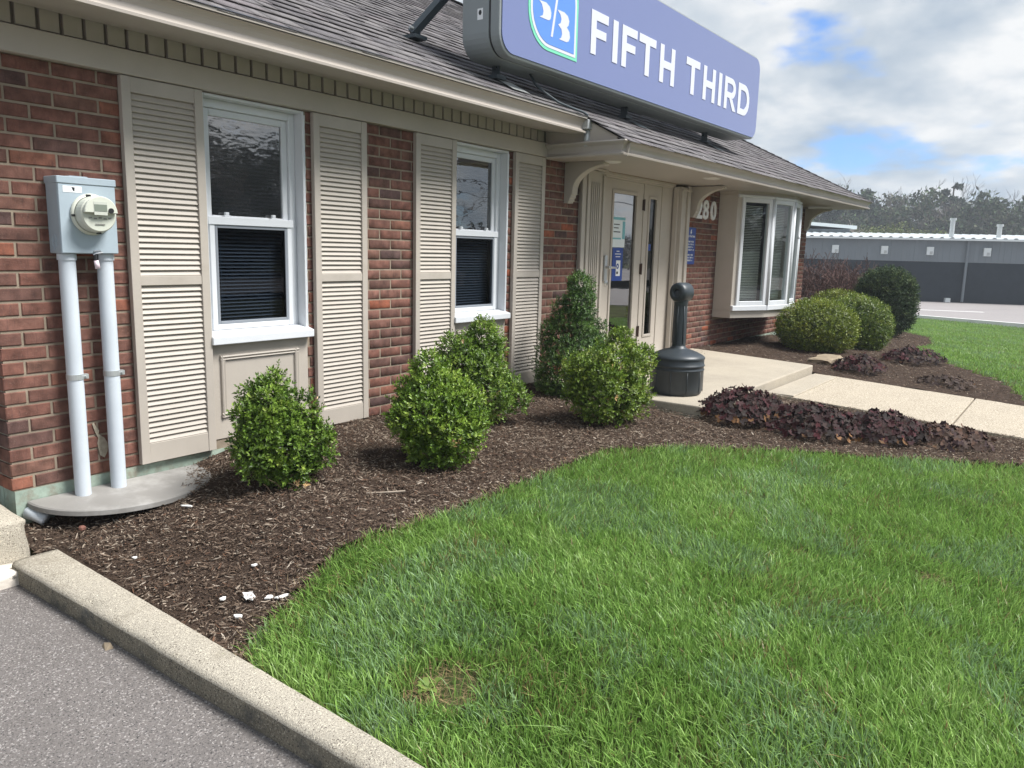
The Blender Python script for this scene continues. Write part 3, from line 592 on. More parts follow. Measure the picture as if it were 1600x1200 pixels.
def build_entry():
    # fluted pilasters
    b = MB(); b.box(4.27, 4.68, -.028, .119, .001, 1.905); b.box(4.25, 4.31, -.05, -.0285, .001, 1.92); b.box(4.355, 4.40, -.044, -.0285, .001, 1.87)
    b.box(4.25, 4.70, -.06, -.0505, 1.905, 1.925); b.box(4.405, 4.64, -.040, -.0285, .001, .16)
    for k in range(5): b.box(4.435 + k * .036, 4.455 + k * .036, -.038, -.0285, .17, 1.80)
    b.box(4.64, 4.68, -.046, -.0285, .001, 1.87); b.build('pilaster', M['wood'], bank, bevel=.003)
    b = MB(); b.box(6.43, 6.645, -.028, .119, .001, 1.905); b.box(6.585, 6.655, -.05, -.0285, .001, 1.92); b.box(6.43, 6.46, -.044, -.0285, .001, 1.87); b.box(6.42, 6.66, -.06, -.0505, 1.86, 1.88)
    b.box(6.40, 6.43, .0, .05, .001, 1.9); b.build('pilaster', M['wood'], bank, bevel=.003)
    b = MB(); b.box(4.68, 6.43, .04, .119, 1.905, 1.93); b.box(4.68, 4.86, .07, .119, .001, 1.905); b.box(4.745, 4.79, .045, .0698, .001, 1.9); b.box(4.86, 6.43, .06, .119, 1.885, 1.905)
    b.box(5.715, 5.745, .07, .119, .001, 1.885); b.box(6.15, 6.43, .07, .119, .001, 1.885); b.build('door_frame', M['wood'], bank, bevel=.003)
    b = MB(); b.box(4.8, 6.3, -.02, .1, .001, .03); b.build('threshold', M['galv'], bank, bevel=.004)
    x0, x1 = 4.864, 5.712; g0, g1, gz0, gz1 = 5.055, 5.555, .272, 1.752
    b = MB(); b.box(x0, g0, .08, .118, .034, 1.882); b.box(g1, x1, .08, .118, .034, 1.882); b.box(g0, g1, .08, .118, .034, gz0); b.box(g0, g1, .08, .118, gz1, 1.882)
    door = b.build('door', M['wood'], bank)
    b = MB(); frame_ring(b, g0 - .028, g1 + .028, gz0 - .028, gz1 + .028, .034, .068, .0795); b.build('glazing_bead', M['wood'], door, bevel=.004)
    b = MB(); b.box(g0, g1, .092, .098, gz0, gz1); b.build('pane', M['door_glass'], door)
    for hz in (.30, .98, 1.66):
        b = MB(); b.box(5.698, 5.724, .062, .0795, hz - .055, hz + .055); b.tube([(5.711, .06, hz - .06), (5.711, .06, hz + .06)], .008, 8); b.build('hinge', M['brown'], door)
    b = MB(); b.box(4.905, 4.955, .058, .0795, .86, 1.12); b.tube([(4.93, .06, 1.0), (4.93, .01, 1.0)], .017, 10); b.tube([(4.93, .015, 1.0), (4.99, .008, 1.0), (5.06, .012, .995)], [.014, .012, .009], 8); b.build('door_handle', M['steel'], door, bevel=.003)
    b = MB(); b.lathe([(.0, .012), (.02, .012), (.024, .009), (.03, .009), (.033, 0)], (4.975, .0795, .845), 20, axis=1); b.build('lock_cylinder', M['steel'], door, smooth=True)
    # notices stuck on the glass
    y = .0915
    def sheet(name, mt, a, c, d, e, yy): s = MB(); s.box(a, c, yy - .0012, yy, d, e); return s.build(name, mt, door)
    p = sheet('notice', M['paper'], 5.085, 5.355, 1.205, 1.515, y)
    for k, (a, c, d, e, mt) in enumerate([(5.09, 5.35, 1.482, 1.508, 'teal'), (5.295, 5.35, 1.29, 1.47, 'teal'), (5.09, 5.27, 1.285, 1.30, 'teal'), (5.11, 5.23, 1.43, 1.44, 'black'), (5.11, 5.21, 1.395, 1.405, 'black'), (5.11, 5.25, 1.355, 1.365, 'black')]): sheet('print', M[mt], a, c, d, e, y - .0016)
    sheet('notice', M['plaque'], 5.11, 5.33, .86, 1.20, y - .0003)
    sheet('print', M['white'], 5.19, 5.28, .91, 1.07, y - .0022); sheet('print', M['black'], 5.20, 5.235, .93, .955, y - .0040)
    s = MB(); s.lathe([(.012, .0), (.028, .0)], (5.222, y - .0042, 1.01), 18, axis=1); s.build('print', M['plaque'], door)
    for k, (a, c) in enumerate(((5.19, 5.25), (5.16, 5.285), (5.175, 5.27))): sheet('print', M['white'], a, c, 1.16 - k * .028, 1.168 - k * .028, y - .0022)
    # side light
    s0, s1, q0, q1 = 5.86, 6.03, .25, 1.74
    b = MB(); b.box(5.746, s0, .08, .118, .034, 1.882); b.box(s1, 6.149, .08, .118, .034, 1.882); b.box(s0, s1, .08, .118, .034, q0); b.box(s0, s1, .08, .118, q1, 1.882); sd_ = b.build('sidelight', M['wood'], bank)
    b = MB(); frame_ring(b, s0 - .025, s1 + .025, q0 - .025, q1 + .025, .03, .068, .0795); b.build('glazing_bead', M['wood'], sd_, bevel=.004)
    b = MB(); b.box(s0, s1, .092, .098, q0, q1); b.build('pane', M['side_glass'], sd_)
    b = MB(); b.box(5.885, 5.965, .0903, .0915, 1.18, 1.25); b.build('notice', M['plaque'], sd_)
build_entry()

def build_bay():
    zb, zt = .36, 1.965
    fr = [(7.645, -.24), (8.185, -.50), (8.755, -.595), (9.34, -.50), (9.885, -.24)]
    bay = MB(); poly = [(7.645, .0085)] + fr + [(9.885, .0085)]
    # skirt and head boxes, side cheeks
    bay.prism(poly, 2, zb, .452); bay.prism(poly, 2, 1.905, 1.958)
    bay.prism([(7.645, .0), (7.645, -.24), (7.715, -.27), (7.715, .0)], 2, .453, 1.904); bay.prism([(9.885, .0), (9.885, -.24), (9.815, -.27), (9.815, .0)], 2, .453, 1.904)
    w = bay.build('bay_window', M['wood'], bank, bevel=.003)
    def along(p, q, a, b_, off):
        d = Vector((q[0] - p[0], q[1] - p[1])); L = d.length; d /= L; n = Vector((d.y, -d.x)); return lambda t, o: (p[0] + d.x * t + n.x * o, p[1] + d.y * t + n.y * o), L
    def bar(b, fn, t0, t1, o0, o1, z0, z1):
        ps = [fn(t0, o0), fn(t1, o0), fn(t1, o1), fn(t0, o1)]; b.prism(ps, 2, z0, z1)
    for i in range(4):
        fn, L = along(fr[i], fr[i + 1], 0, 0, 0); s = .022; b = MB()
        t0 = (.07 if i == 0 else s); t1 = L - (.07 if i == 3 else s)
        bar(b, fn, t0, t0 + .05, -.04, .022, .52, 1.87); bar(b, fn, t1 - .05, t1, -.04, .022, .52, 1.87)
        bar(b, fn, t0 + .05, t1 - .05, -.04, .022, .52, .575); bar(b, fn, t0 + .05, t1 - .05, -.04, .022, 1.815, 1.87)
        sa = b.build('sash', M['vinyl'], w, bevel=.006, seg=2)
        b = MB(); bar(b, fn, t0 + .05, t1 - .05, -.012, -.008, .575, 1.815); b.build('pane', M['bay_glass'], w)
        b = MB(); bar(b, fn, .0, L, -.05, .035, .4525, .519); b.build('sill', M['vinyl'], w, bevel=.006); b = MB(); bar(b, fn, 0, L, -.045, .03, 1.8705, 1.9045); b.build('head_trim', M['vinyl'], w, bevel=.006)
        b = MB()
        for k in range(58):
            z = .585 + k * .0208
            q0, q1, q2, q3 = fn(t0 + .06, -.075), fn(t1 - .06, -.075), fn(t1 - .06, -.092), fn(t0 + .06, -.092)
            b.add([(*q0, z + (.015 if k < 30 else .009)), (*q1, z + (.015 if k < 30 else .009)), (*q2, z), (*q3, z)], [(0, 1, 2, 3)])
        b.build('blind', M['blind_pale'], w, kind='stuff')
        if i < 3:
            b = MB(); p = fr[i + 1]; b.tube([(p[0], p[1] - .008, .5195), (p[0], p[1] - .008, 1.87)], .03, 10); b.build('mullion', M['vinyl'], w, smooth=True)
    b = MB(); b.tube([(9.02, -.60, 1.44), (9.02, -.62, 1.40)], .02, 8); b.build('sash_lock', M['vinyl'], w)
build_bay()

# ------------------------------------------------------------------ lettering
def text_obj(name, txt, size, loc, m, parent, extrude=.002, align='CENTER', bold=0, xs=1, rot=(math.pi / 2, 0, 0)):
    cu = bpy.data.curves.new(name, 'FONT'); cu.body = txt; cu.size = size; cu.extrude = extrude; cu.align_x = align; cu.offset = bold; cu.materials.append(m); cu.resolution_u = 3
    tmp = bpy.data.objects.new(name, cu); C.objects.link(tmp); me = bpy.data.meshes.new_from_object(tmp.evaluated_get(bpy.context.evaluated_depsgraph_get())); bpy.data.objects.remove(tmp); me.name = name
    o = bpy.data.objects.new(name, me); C.objects.link(o); o.parent = parent; o.matrix_parent_inverse = Matrix.Translation(-Vector(parent.get('_w', (0, 0, 0)))); o.location = loc; o.rotation_euler = rot; o.scale = (xs, 1, 1); return o
def build_numbers():
    t = thing('house_number', 'raised white number 280 on the brick beside the bay window', 'house number', (7.28, -.01, 1.58))
    for k, (ch, x) in enumerate((('2', 6.93), ('8', 7.12), ('0', 7.36))):
        text_obj('digit', ch, .315, (x, -.006, 1.585), M['white'], t, .008, 'LEFT', .006, 1.12)
    p = thing('hours_plaque', 'tall blue plaque with rows of white lettering on brick by the door', 'sign', (6.8, 0, 1.03))
    b = MB(); b.box(6.672, 6.945, -.012, -.003, 1.035, 1.465); b.build('plate', M['plaque'], p, bevel=.002)
    rows = [('Fifth Third Bank', 1.352, .034), ('LOBBY HOURS', 1.291, .026), ('MON - THU 9 - 5', 1.259, .026), ('FRIDAY 9 - 6', 1.227, .026), ('SATURDAY 9 - 12', 1.195, .026), ('DRIVE - THRU', 1.135, .026), ('MON - THU 9 - 5', 1.103, .026), ('FRIDAY 9 - 6', 1.071, .026)]
    for s, z, sz in rows: text_obj('lettering', s, sz, (6.808, -.0128, z), M['white'], p, .0005, bold=.0006)
    b = MB(); b.prism([(6.785, 1.405), (6.80, 1.44), (6.825, 1.44), (6.81, 1.425), (6.825, 1.405), (6.80, 1.385)], 1, -.0135, -.0125); b.build('emblem', M['white'], p)
build_numbers()

# ------------------------------------------------------------------ rooftop sign
def build_sign():
    X0, X1, Zb, Zt, YF, YB = 2.495, 7.645, 2.492, 3.43, -.40, -.06
    s = thing('roof_sign', 'long blue cabinet sign with white FIFTH THIRD lettering standing on the roof', 'sign', (5.07, -.2, 2.45))
    def rrect(x0, x1, z0, z1, r, n=7):
        o = []
        for cx, cz, a in ((x1 - r, z0 + r, -90), (x1 - r, z1 - r, 0), (x0 + r, z1 - r, 90), (x0 + r, z0 + r, 180)):
            for k in range(n + 1): t = R(a + 90 * k / n); o.append((cx + r * math.cos(t), cz + r * math.sin(t)))
        return o
    t = .0085; sh = lambda pts: [(x, z + (x - X0) * t) for (x, z) in pts]
    b = MB(); b.prism(sh(rrect(X0, X1, Zb, Zt, .155)), 1, YB, YF + .10); b.build('cabinet', M['sign_box'], s, bevel=.01, seg=2)
    b = MB(); b.prism(sh(rrect(X0 + .006, X1 - .006, Zb + .006, Zt - .006, .15)), 1, YF + .0995, YF + .088); b.build('seam', M['black'], s)
    b = MB(); b.prism(sh(rrect(X0, X1, Zb, Zt, .155)), 1, YF + .0875, YF + .004); b.build('retainer', M['sign_box'], s, bevel=.012, seg=2)
    b = MB(); b.prism(sh(rrect(X0 + .022, X1 - .022, Zb + .022, Zt - .022, .135)), 1, YF + .003, YF - .004); b.build('face', M['sign_face'], s)
    yl = YF - .0045; zb, zt, sw = 2.738, 3.075, .082
    def Lp(parts):
        b = MB()
        for p in parts: b.prism(sh2(p), 1, yl, yl - .004)
        b.build('letter', M['sign_white'], s)
    sh2 = lambda pts: [(x, z + (x - 3.7) * .0055) for (x, z) in pts]
    bx = lambda a, c, d, e: [(a, d), (c, d), (c, e), (a, e)]
    def Fl(x): Lp([bx(x, x + sw, zb, zt), bx(x + sw, x + .275, zt - .07, zt), bx(x + sw, x + .245, zt - .20, zt - .135)])
    def Il(x): Lp([bx(x, x + sw + .005, zb, zt)])
    def Tl(x): Lp([bx(x, x + .335, zt - .07, zt), bx(x + .125, x + .21, zb, zt - .07)])
    def Hl(x): Lp([bx(x, x + sw, zb, zt), bx(x + .24, x + .24 + sw, zb, zt), bx(x + sw, x + .24, zb + .135, zb + .202)])
    def arc(cx, cz, rx, rz, a0, a1, n=10): return [(cx + rx * math.cos(R(a0 + (a1 - a0) * k / n)), cz + rz * math.sin(R(a0 + (a1 - a0) * k / n))) for k in range(n + 1)]
    def Dl(x):
        h = (zt - zb) / 2; c = zb + h
        outer = arc(x + .19, c, .175, h, -90, 90); inner = arc(x + .185, c, .098, h - .068, 90, -90)
        Lp([bx(x, x + sw, zb, zt), [(x + sw, zt - .068), (x + sw, zt)] + outer[::-1] + [(x + sw, zb), (x + sw, zb + .068)] + inner[::-1]])
    def Rl(x):
        c = zt - .107
        outer = arc(x + .205, c, .128, .107, 90, -90); inner = arc(x + .20, c, .056, .045, -90, 90)
        Lp([bx(x, x + sw, zb, zt), [(x + sw, zt)] + outer + [(x + sw, zt - .214), (x + sw, zt - .152)] + inner + [(x + sw, zt - .062)], [(x + .150, zt - .2145), (x + .245, zt - .2145), (x + .36, zb), (x + .262, zb)]])
    Fl(3.695); Il(4.052); Fl(4.212); Tl(4.525); Hl(4.95); Tl(5.535); Hl(5.968); Il(6.383); Rl(6.555); Dl(6.965)
    # emblem: leaf-shaped shield, outer green line, white line, bright blue ground, white figures
    y0 = yl
    def shield(i, zt_):
        w0, w1, z0, z1 = 2.818 + i, 3.492 - i, 2.628 + i * .9, zt_ - i; r = .26 - i * .6
        o = [(w1, z0)]
        o += [(w1, z1 - r)] + arc(w1 - r, z1 - r, r, r, 0, 90, 8) + [(w0, z1)] + [(w0, z0 + r)] + arc(w0 + r, z0 + r, r, r, 180, 270, 8)
        return o
    b = MB(); b.prism(shield(0, 3.30), 1, y0, y0 - .003); em = b.build('emblem', M['sign_green'], s)
    b = MB(); b.prism(shield(.026, 3.30), 1, y0 - .0032, y0 - .005); b.build('shield_line', M['sign_white'], em)
    b = MB(); b.prism(shield(.052, 3.30), 1, y0 - .0052, y0 - .007); b.build('shield_ground', M['sign_blue'], em)
    fig = [[(2.941, 2.95), (3.035, 2.954), (3.084, 2.936), (3.105, 2.901), (3.102, 2.865), (3.089, 2.846), (3.07, 2.839), (3.013, 2.838), (2.952, 2.838), (2.993, 2.856), (3.001, 2.885), (2.979, 2.93)],
           [(2.93, 3.16), (2.965, 3.14), (3.10, 3.14), (3.13, 3.18), (3.115, 3.09), (2.98, 3.09), (2.985, 2.985), (2.94, 2.97)],
           [(3.205, 3.21), (3.232, 3.21), (3.133, 2.734), (3.106, 2.734)],
           [(3.186, 2.943), (3.281, 2.946), (3.334, 2.93), (3.356, 2.899), (3.348, 2.865), (3.324, 2.847), (3.362, 2.821), (3.373, 2.782), (3.356, 2.752), (3.326, 2.739), (3.219, 2.74), (3.248, 2.754), (3.261, 2.783), (3.249, 2.817), (3.202, 2.84), (3.236, 2.858), (3.245, 2.888), (3.228, 2.917)]]
    for f in fig:
        b = MB(); b.prism(f, 1, y0 - .0072, y0 - .009); b.build('figure', M['sign_white'], em)
    b = MB(); b.add([(X0 - .0012, -.25, 2.735), (X0 - .0012, -.20, 2.735), (X0 - .0012, -.20, 2.81), (X0 - .0012, -.25, 2.81)], [(0, 1, 2, 3)]); st = b.build('sticker', M['white'], s)
    b = MB(); b.add([(X0 - .0022, -.225 + .014 * math.cos(k), 2.782 + .018 * math.sin(k)) for k in np.linspace(0, 6.28, 9)[:-1]], [tuple(range(8))]); b.build('sticker_mark', M['black'], s)
    for lx in (2.80, 4.80, 6.72):
        zz = zr(lx, -.14); top = Zb + (lx - X0) * t
        b = MB(); b.box(lx, lx + .012, -.17, -.10, zz + .0, top + .01); b.box(lx - .05, lx + .06, -.19, -.08, zz + .012, zz + .02 + .02); b.tube([(lx - .012, -.135, zz + .10), (lx + .022, -.135, zz + .10)], .012, 6); b.build('leg', M['steel_dark'], s)
        b = MB(); b.add([(lx - .02, -.32, zr(lx, -.32) + .024), (lx + .19, -.32, zr(lx, -.32) + .024), (lx + .19, -.16, zr(lx, -.16) + .024), (lx - .02, -.16, zr(lx, -.16) + .024)], [(0, 1, 2, 3)]); b.build('flashing', M['galv'] if lx < 3 else M['steel_dark'], s)
    for lx in (2.40, 5.2):                                 # rear struts rising to the cabinet top
        yy = .34; zz = zr(lx, yy); a = Vector((lx, yy, zz + .05)); e = Vector((lx + .42, YB + .005, 3.36)) if lx < 3 else Vector((lx, YB, 3.36))
        b = MB(); n = (e - a).normalized(); sdv = Vector((1, 0, 0)); sdv = (sdv - n * sdv.dot(n)).normalized(); tv = n.cross(sdv)
        w, d = .03, .025
        vs = [p + sdv * i * w + tv * j * d for p in (a, e) for (i, j) in ((-1, -1), (1, -1), (1, 1), (-1, 1))]
        b.add(vs, [(3, 2, 1, 0), (4, 5, 6, 7), (0, 1, 5, 4), (1, 2, 6, 5), (2, 3, 7, 6), (3, 0, 4, 7)]); b.box(lx + .032, lx + .04, yy - .05, yy + .05, zz + .0, zz + .12); b.box(lx - .05, lx + .08, yy - .08, yy + .07, zz + .01, zz + .035); b.build('strut', M['steel_dark'], s)
        b = MB(); b.tube([(lx - .045, yy - .02, zz + .085), (lx + .05, yy - .02, zz + .085)], .011, 6); b.build('bolt', M['galv'], s)
    pts = [(3.15, -.2, 2.50), (3.17, -.24, 2.42), (3.22, -.30, 2.36), (3.32, -.36, 2.30), (3.46, -.40, 2.275), (3.58, -.43, 2.26), (3.63, -.44, 2.245), (3.645, -.44, 2.21)]
    b = MB(); b.tube(pts, .010, 7); b.build('cable', M['steel_dark'], s, smooth=True)
build_sign()

# ------------------------------------------------------------------ electric meter and well cover
def build_meter():
    t = thing('electric_meter', 'pale grey electric meter box with two conduits on the brick wall', 'electric meter', (-.23, 0, 1.07))
    x0, x1, z0, z1 = -.362, -.102, 1.082, 1.415
    b = MB(); b.box(x0, x1, -.118, -.002, z0, z1); b.build('box', M['meter_box'], t, bevel=.006, seg=2)
    b = MB(); b.box(x0 + .002, x1 - .002, -.1225, -.1185, z0 + .003, z1 - .022); b.build('cover', M['meter_box'], t, bevel=.003)
    b = MB(); b.box(x0 - .004, x1 + .003, -.126, -.001, z1 - .02, z1 + .012); b.build('lid', M['meter_box'], t, bevel=.003)
    b = MB(); b.box(-.285, -.20, -.07, -.002, z1 + .0125, z1 + .02); b.build('hub_plate', M['meter_box'], t, bevel=.003)
    c = (-.222, -.1225, 1.262)
    b = MB(); b.lathe([(.092, 0), (.095, .008), (.088, .016), (.083, .018)], c, 36, axis=1); b.build('ring', M['meter_white'], t, smooth=True)
    b = MB(); b.lathe([(.080, .012), (.082, .03), (.080, .07), (.074, .078), (.0, .080)], c, 36, axis=1); b.build('meter_body', M['meter_white'], t)
    f = c[1] - .081
    b = MB()                                               # raised upper half of the face
    arcp = [(c[0] + .075 * math.cos(R(a)), c[2] + .006 + .075 * math.sin(R(a))) for a in range(0, 181, 12)]
    b.prism(arcp, 1, f, f - .02); b.build('dial_hood', M['meter_white'], t, bevel=.003)
    b = MB(); b.box(c[0] - .034, c[0] + .026, f - .0215, f - .0202, c[2] - .003, c[2] + .056); b.build('display_frame', mat('meter bezel', (.5, .52, .46), .4, .4), t)
    b = MB(); b.box(c[0] - .032, c[0] + .024, f - .023, f - .0216, c[2] + .014, c[2] + .044); b.build('display', M['lcd'], t)
    b = MB()
    for k in range(5): b.box(c[0] - .05 + k * .022, c[0] - .036 + k * .022, f - .0012, f - .0004, c[2] - .018 - (k % 2) * .004, c[2] - .012 - (k % 2) * .004)
    b.box(c[0] - .022, c[0] + .022, f - .0012, f - .0004, c[2] - .047, c[2] - .042); b.build('dial_print', mat('grey dial print', (.22, .22, .2), .5), t)
    b = MB(); b.tube([(c[0] + .042, f - .0205, c[2] + .018), (c[0] + .042, f - .026, c[2] + .018)], .012, 14); b.build('optical_port', M['black'], t)
    for a in (100, 185, 285):
        b = MB(); x, z = c[0] + .086 * math.cos(R(a)), c[2] + .086 * math.sin(R(a)); b.box(x - .011, x + .011, c[1] - .0195, c[1] - .0165, z - .005, z + .005); b.build('clip', M['black'], t)
    b = MB(); b.box(x0 + .022, x0 + .105, -.1238, -.1226, z1 - .058, z1 - .030); b.build('label', M['white'], t)
    b = MB(); b.prism([(x0 + .06, z1 - .034), (x0 + .074, z1 - .036), (x0 + .072, z1 - .054), (x0 + .066, z1 - .05)], 1, -.1246, -.1240); b.build('label_print', M['black'], t)
    for (r_, z) in ((.03, 1.135), (.018, 1.15), (.018, 1.115)):
        b = MB(); tt = np.linspace(0, 2 * math.pi, 20); b.tube([(x0 - .001, -.06 + r_ * .75 * math.cos(a), z + r_ * math.sin(a)) for a in tt], .0016, 4, cap=False); b.build('knockout', M['meter_box'], t)
    # hasp and seal
    b = MB(); b.tube([(-.222, -.124, z0 + .012), (-.20, -.130, z0 + .016), (-.18, -.124, z0 + .008), (-.215, -.128, z0 + .002), (-.225, -.126, z0 - .004)], .0035, 6); b.build('hasp', M['steel'], t)
    b = MB(); b.tube([(-.218, -.126, z0 - .002), (-.216, -.126, z0 - .035)], .0065, 8); b.tube([(-.205, -.126, z0 - .002), (-.206, -.126, z0 - .03)], .0035, 6); b.build('seal_shackle', M['black'], t)
    b = MB(); b.tube([(-.214, -.126, z0 - .03), (-.208, -.127, z0 - .068)], [.0105, .0115], 10); b.build('seal_tag', M['pink'], t, smooth=True)
    for px_, zb in ((-.316, -.078), (-.142, -.078)):
        b = MB(); b.tube([(px_, -.062, zb), (px_, -.062, z0 - .001)], .036, 24, cap=False); k = b.build('conduit', M['pvc'], t, smooth=False)
        for p in k.data.polygons: p.use_smooth = len(p.vertices) == 4
        b = MB(); b.tube([(px_, -.062, z0 - .03), (px_, -.062, z0 - .0015)], .041, 24); b.build('coupling', M['pvc'], k)
        zc = .505; b = MB(); b.tube([(px_, -.062, zc - .013), (px_, -.062, zc + .013)], .0385, 24); b.box(px_ + .022, px_ + .05, -.09, -.066, zc - .011, zc + .011); b.tube([(px_ + .036, -.10, zc), (px_ + .036, -.055, zc)], .006, 6); b.build('clamp', M['galv'], k)
build_meter()
def build_well():
    n = 40; top = []; cx, rx, ry = -.075, .47, .34
    outline = [(cx + rx * math.cos(a), -.004 + ry * math.sin(a)) for a in np.linspace(math.pi, 2 * math.pi, n)]
    zc = lambda y: -.072 + .11 * y
    b = MB(); o2 = outline
    V = [(x, y, zc(y)) for x, y in o2] + [(cx + (x - cx) * .985, y * .985 - .002, zc(y) + .006) for x, y in o2] + [(x, y, zc(y) - .022) for x, y in o2]
    m = len(o2); fs = [tuple(range(m, 2 * m))] + [(i, i + 1, m + i + 1, m + i) for i in range(m - 1)] + [(i, 2 * m + i, 2 * m + i + 1, i + 1) for i in range(m - 1)]
    b.add(V, fs); o = b.build('well_cover', M['cover']); tag(o, 'half round grey window well cover lying against the wall below the meter', 'well cover')
    b = MB(); b.tube([(-.545, .0, -.12), (-.525, -.04, -.13), (-.50, -.08, -.15)], .03, 8); tag(b.build('pipe_stub', M['pvc'], smooth=True), 'short grey pipe end beside the well cover at the brick corner', 'pipe')
build_well()

def build_smear():
    r = random.Random(4); b = MB(); pts = [(-.255, .30), (-.248, .31), (-.235, .28), (-.222, .262), (-.228, .245), (-.20, .222), (-.185, .19), (-.188, .15), (-.205, .12), (-.225, .135), (-.232, .17), (-.236, .20), (-.230, .225), (-.243, .255)]
    pts = [(x + .03, z - .05) for x, z in pts]; b.prism(pts, 1, -.0022, -.0032); b.build('mortar_smear', mat('pale mortar smear', (.36, .32, .25), .95, .1, mott=.3, mscale=30, bump=.6, bscale=120), bank)
build_smear()
def build_crack():
    y = -3.1; b = MB(); x = -1.55; P = []
    while x < -.80: P.append((x, y)); x += .02; y += .016 + (random.random() - .5) * .03
    L = [(a, c - .002 - .002 * random.random()) for a, c in P]; U = [(a, c + .002 + .002 * random.random()) for a, c in P]
    zz = lambda yy: -.2835 - .0015 * (-yy) 
    zc = lambda yy: -.305 + (yy + 13) * .02 / 13.4 + .0035
    n = len(P); b.add([(a, c, zc(c)) for a, c in L] + [(a, c, zc(c)) for a, c in U], [(i, i + 1, n + i + 1, n + i) for i in range(n - 1)]); b.build('asphalt_crack', M['black'], kind='structure')
build_crack()
# ------------------------------------------------------------------ ash receptacle
def build_can():
    cx, cy = 4.0, -1.19; z = 0.001
    t = thing('ash_receptacle', 'dark grey smokers post with round base and slim neck on the slab', 'ash receptacle', (cx, cy, 0))
    b = MB(); b.lathe([(.0, 0), (.195, 0), (.206, .012), (.215, .05), (.217, .20), (.222, .205), (.222, .212), (.217, .217), (.217, .235), (.224, .24), (.224, .248), (.218, .252), (.218, .29)], (cx, cy, z), 48); b.build('bucket', M['can'], t, smooth=True)
    for k in range(10):
        a = 2 * math.pi * k / 10 + .2; b2 = MB(); r_ = .2165
        b2.tube([(cx + r_ * math.cos(a), cy + r_ * math.sin(a), z + .02), (cx + r_ * math.cos(a), cy + r_ * math.sin(a), z + .198)], .0035, 6); b2.build('rib', M['can'], t, smooth=True)
    b = MB(); b.lathe([(.219, .2905), (.223, .30), (.221, .312), (.20, .328), (.16, .348), (.11, .365), (.075, .375), (.062, .385), (.052, .41)], (cx, cy, z), 48); b.build('lid', M['can'], t, smooth=True)
    b = MB(); b.lathe([(.056, .40), (.052, .55), (.048, .78)], (cx, cy, z), 28)
    b.build('neck', M['can'], t, smooth=True)
    for k in range(6):
        a = 2 * math.pi * k / 6; b2 = MB(); b2.tube([(cx + .0535 * math.cos(a), cy + .0535 * math.sin(a), z + .42), (cx + .048 * math.cos(a), cy + .048 * math.sin(a), z + .77)], .006, 6); b2.build('rib', M['can'], t, smooth=True)
    b = MB(); dv = Vector((-.975, .22, 0)); zc = z + .838
    pr = [(.0, -.07), (.070, -.07), (.080, -.06), (.082, .035), (.079, .056), (.068, .070), (.050, .074), (.034, .072), (.028, .06), (.024, .0), (.0, .0)]
    q = dv.to_track_quat('Z', 'Y').to_matrix(); vs = []; n = 28
    for (r_, h) in pr:
        for k in range(n):
            a = 2 * math.pi * k / n; p = q @ Vector((r_ * math.cos(a), r_ * math.sin(a), h)); vs.append((cx + p.x, cy + p.y, zc + p.z))
    b.add(vs, [(i * n + k, i * n + (k + 1) % n, (i + 1) * n + (k + 1) % n, (i + 1) * n + k) for i in range(len(pr) - 1) for k in range(n)]); b.build('head', M['can'], t, smooth=True)
    b = MB(); b.lathe([(.055, .73), (.06, .785), (.068, .815), (.055, .855)], (cx, cy, z), 24); b.build('collar', M['can'], t, smooth=True)
build_can()

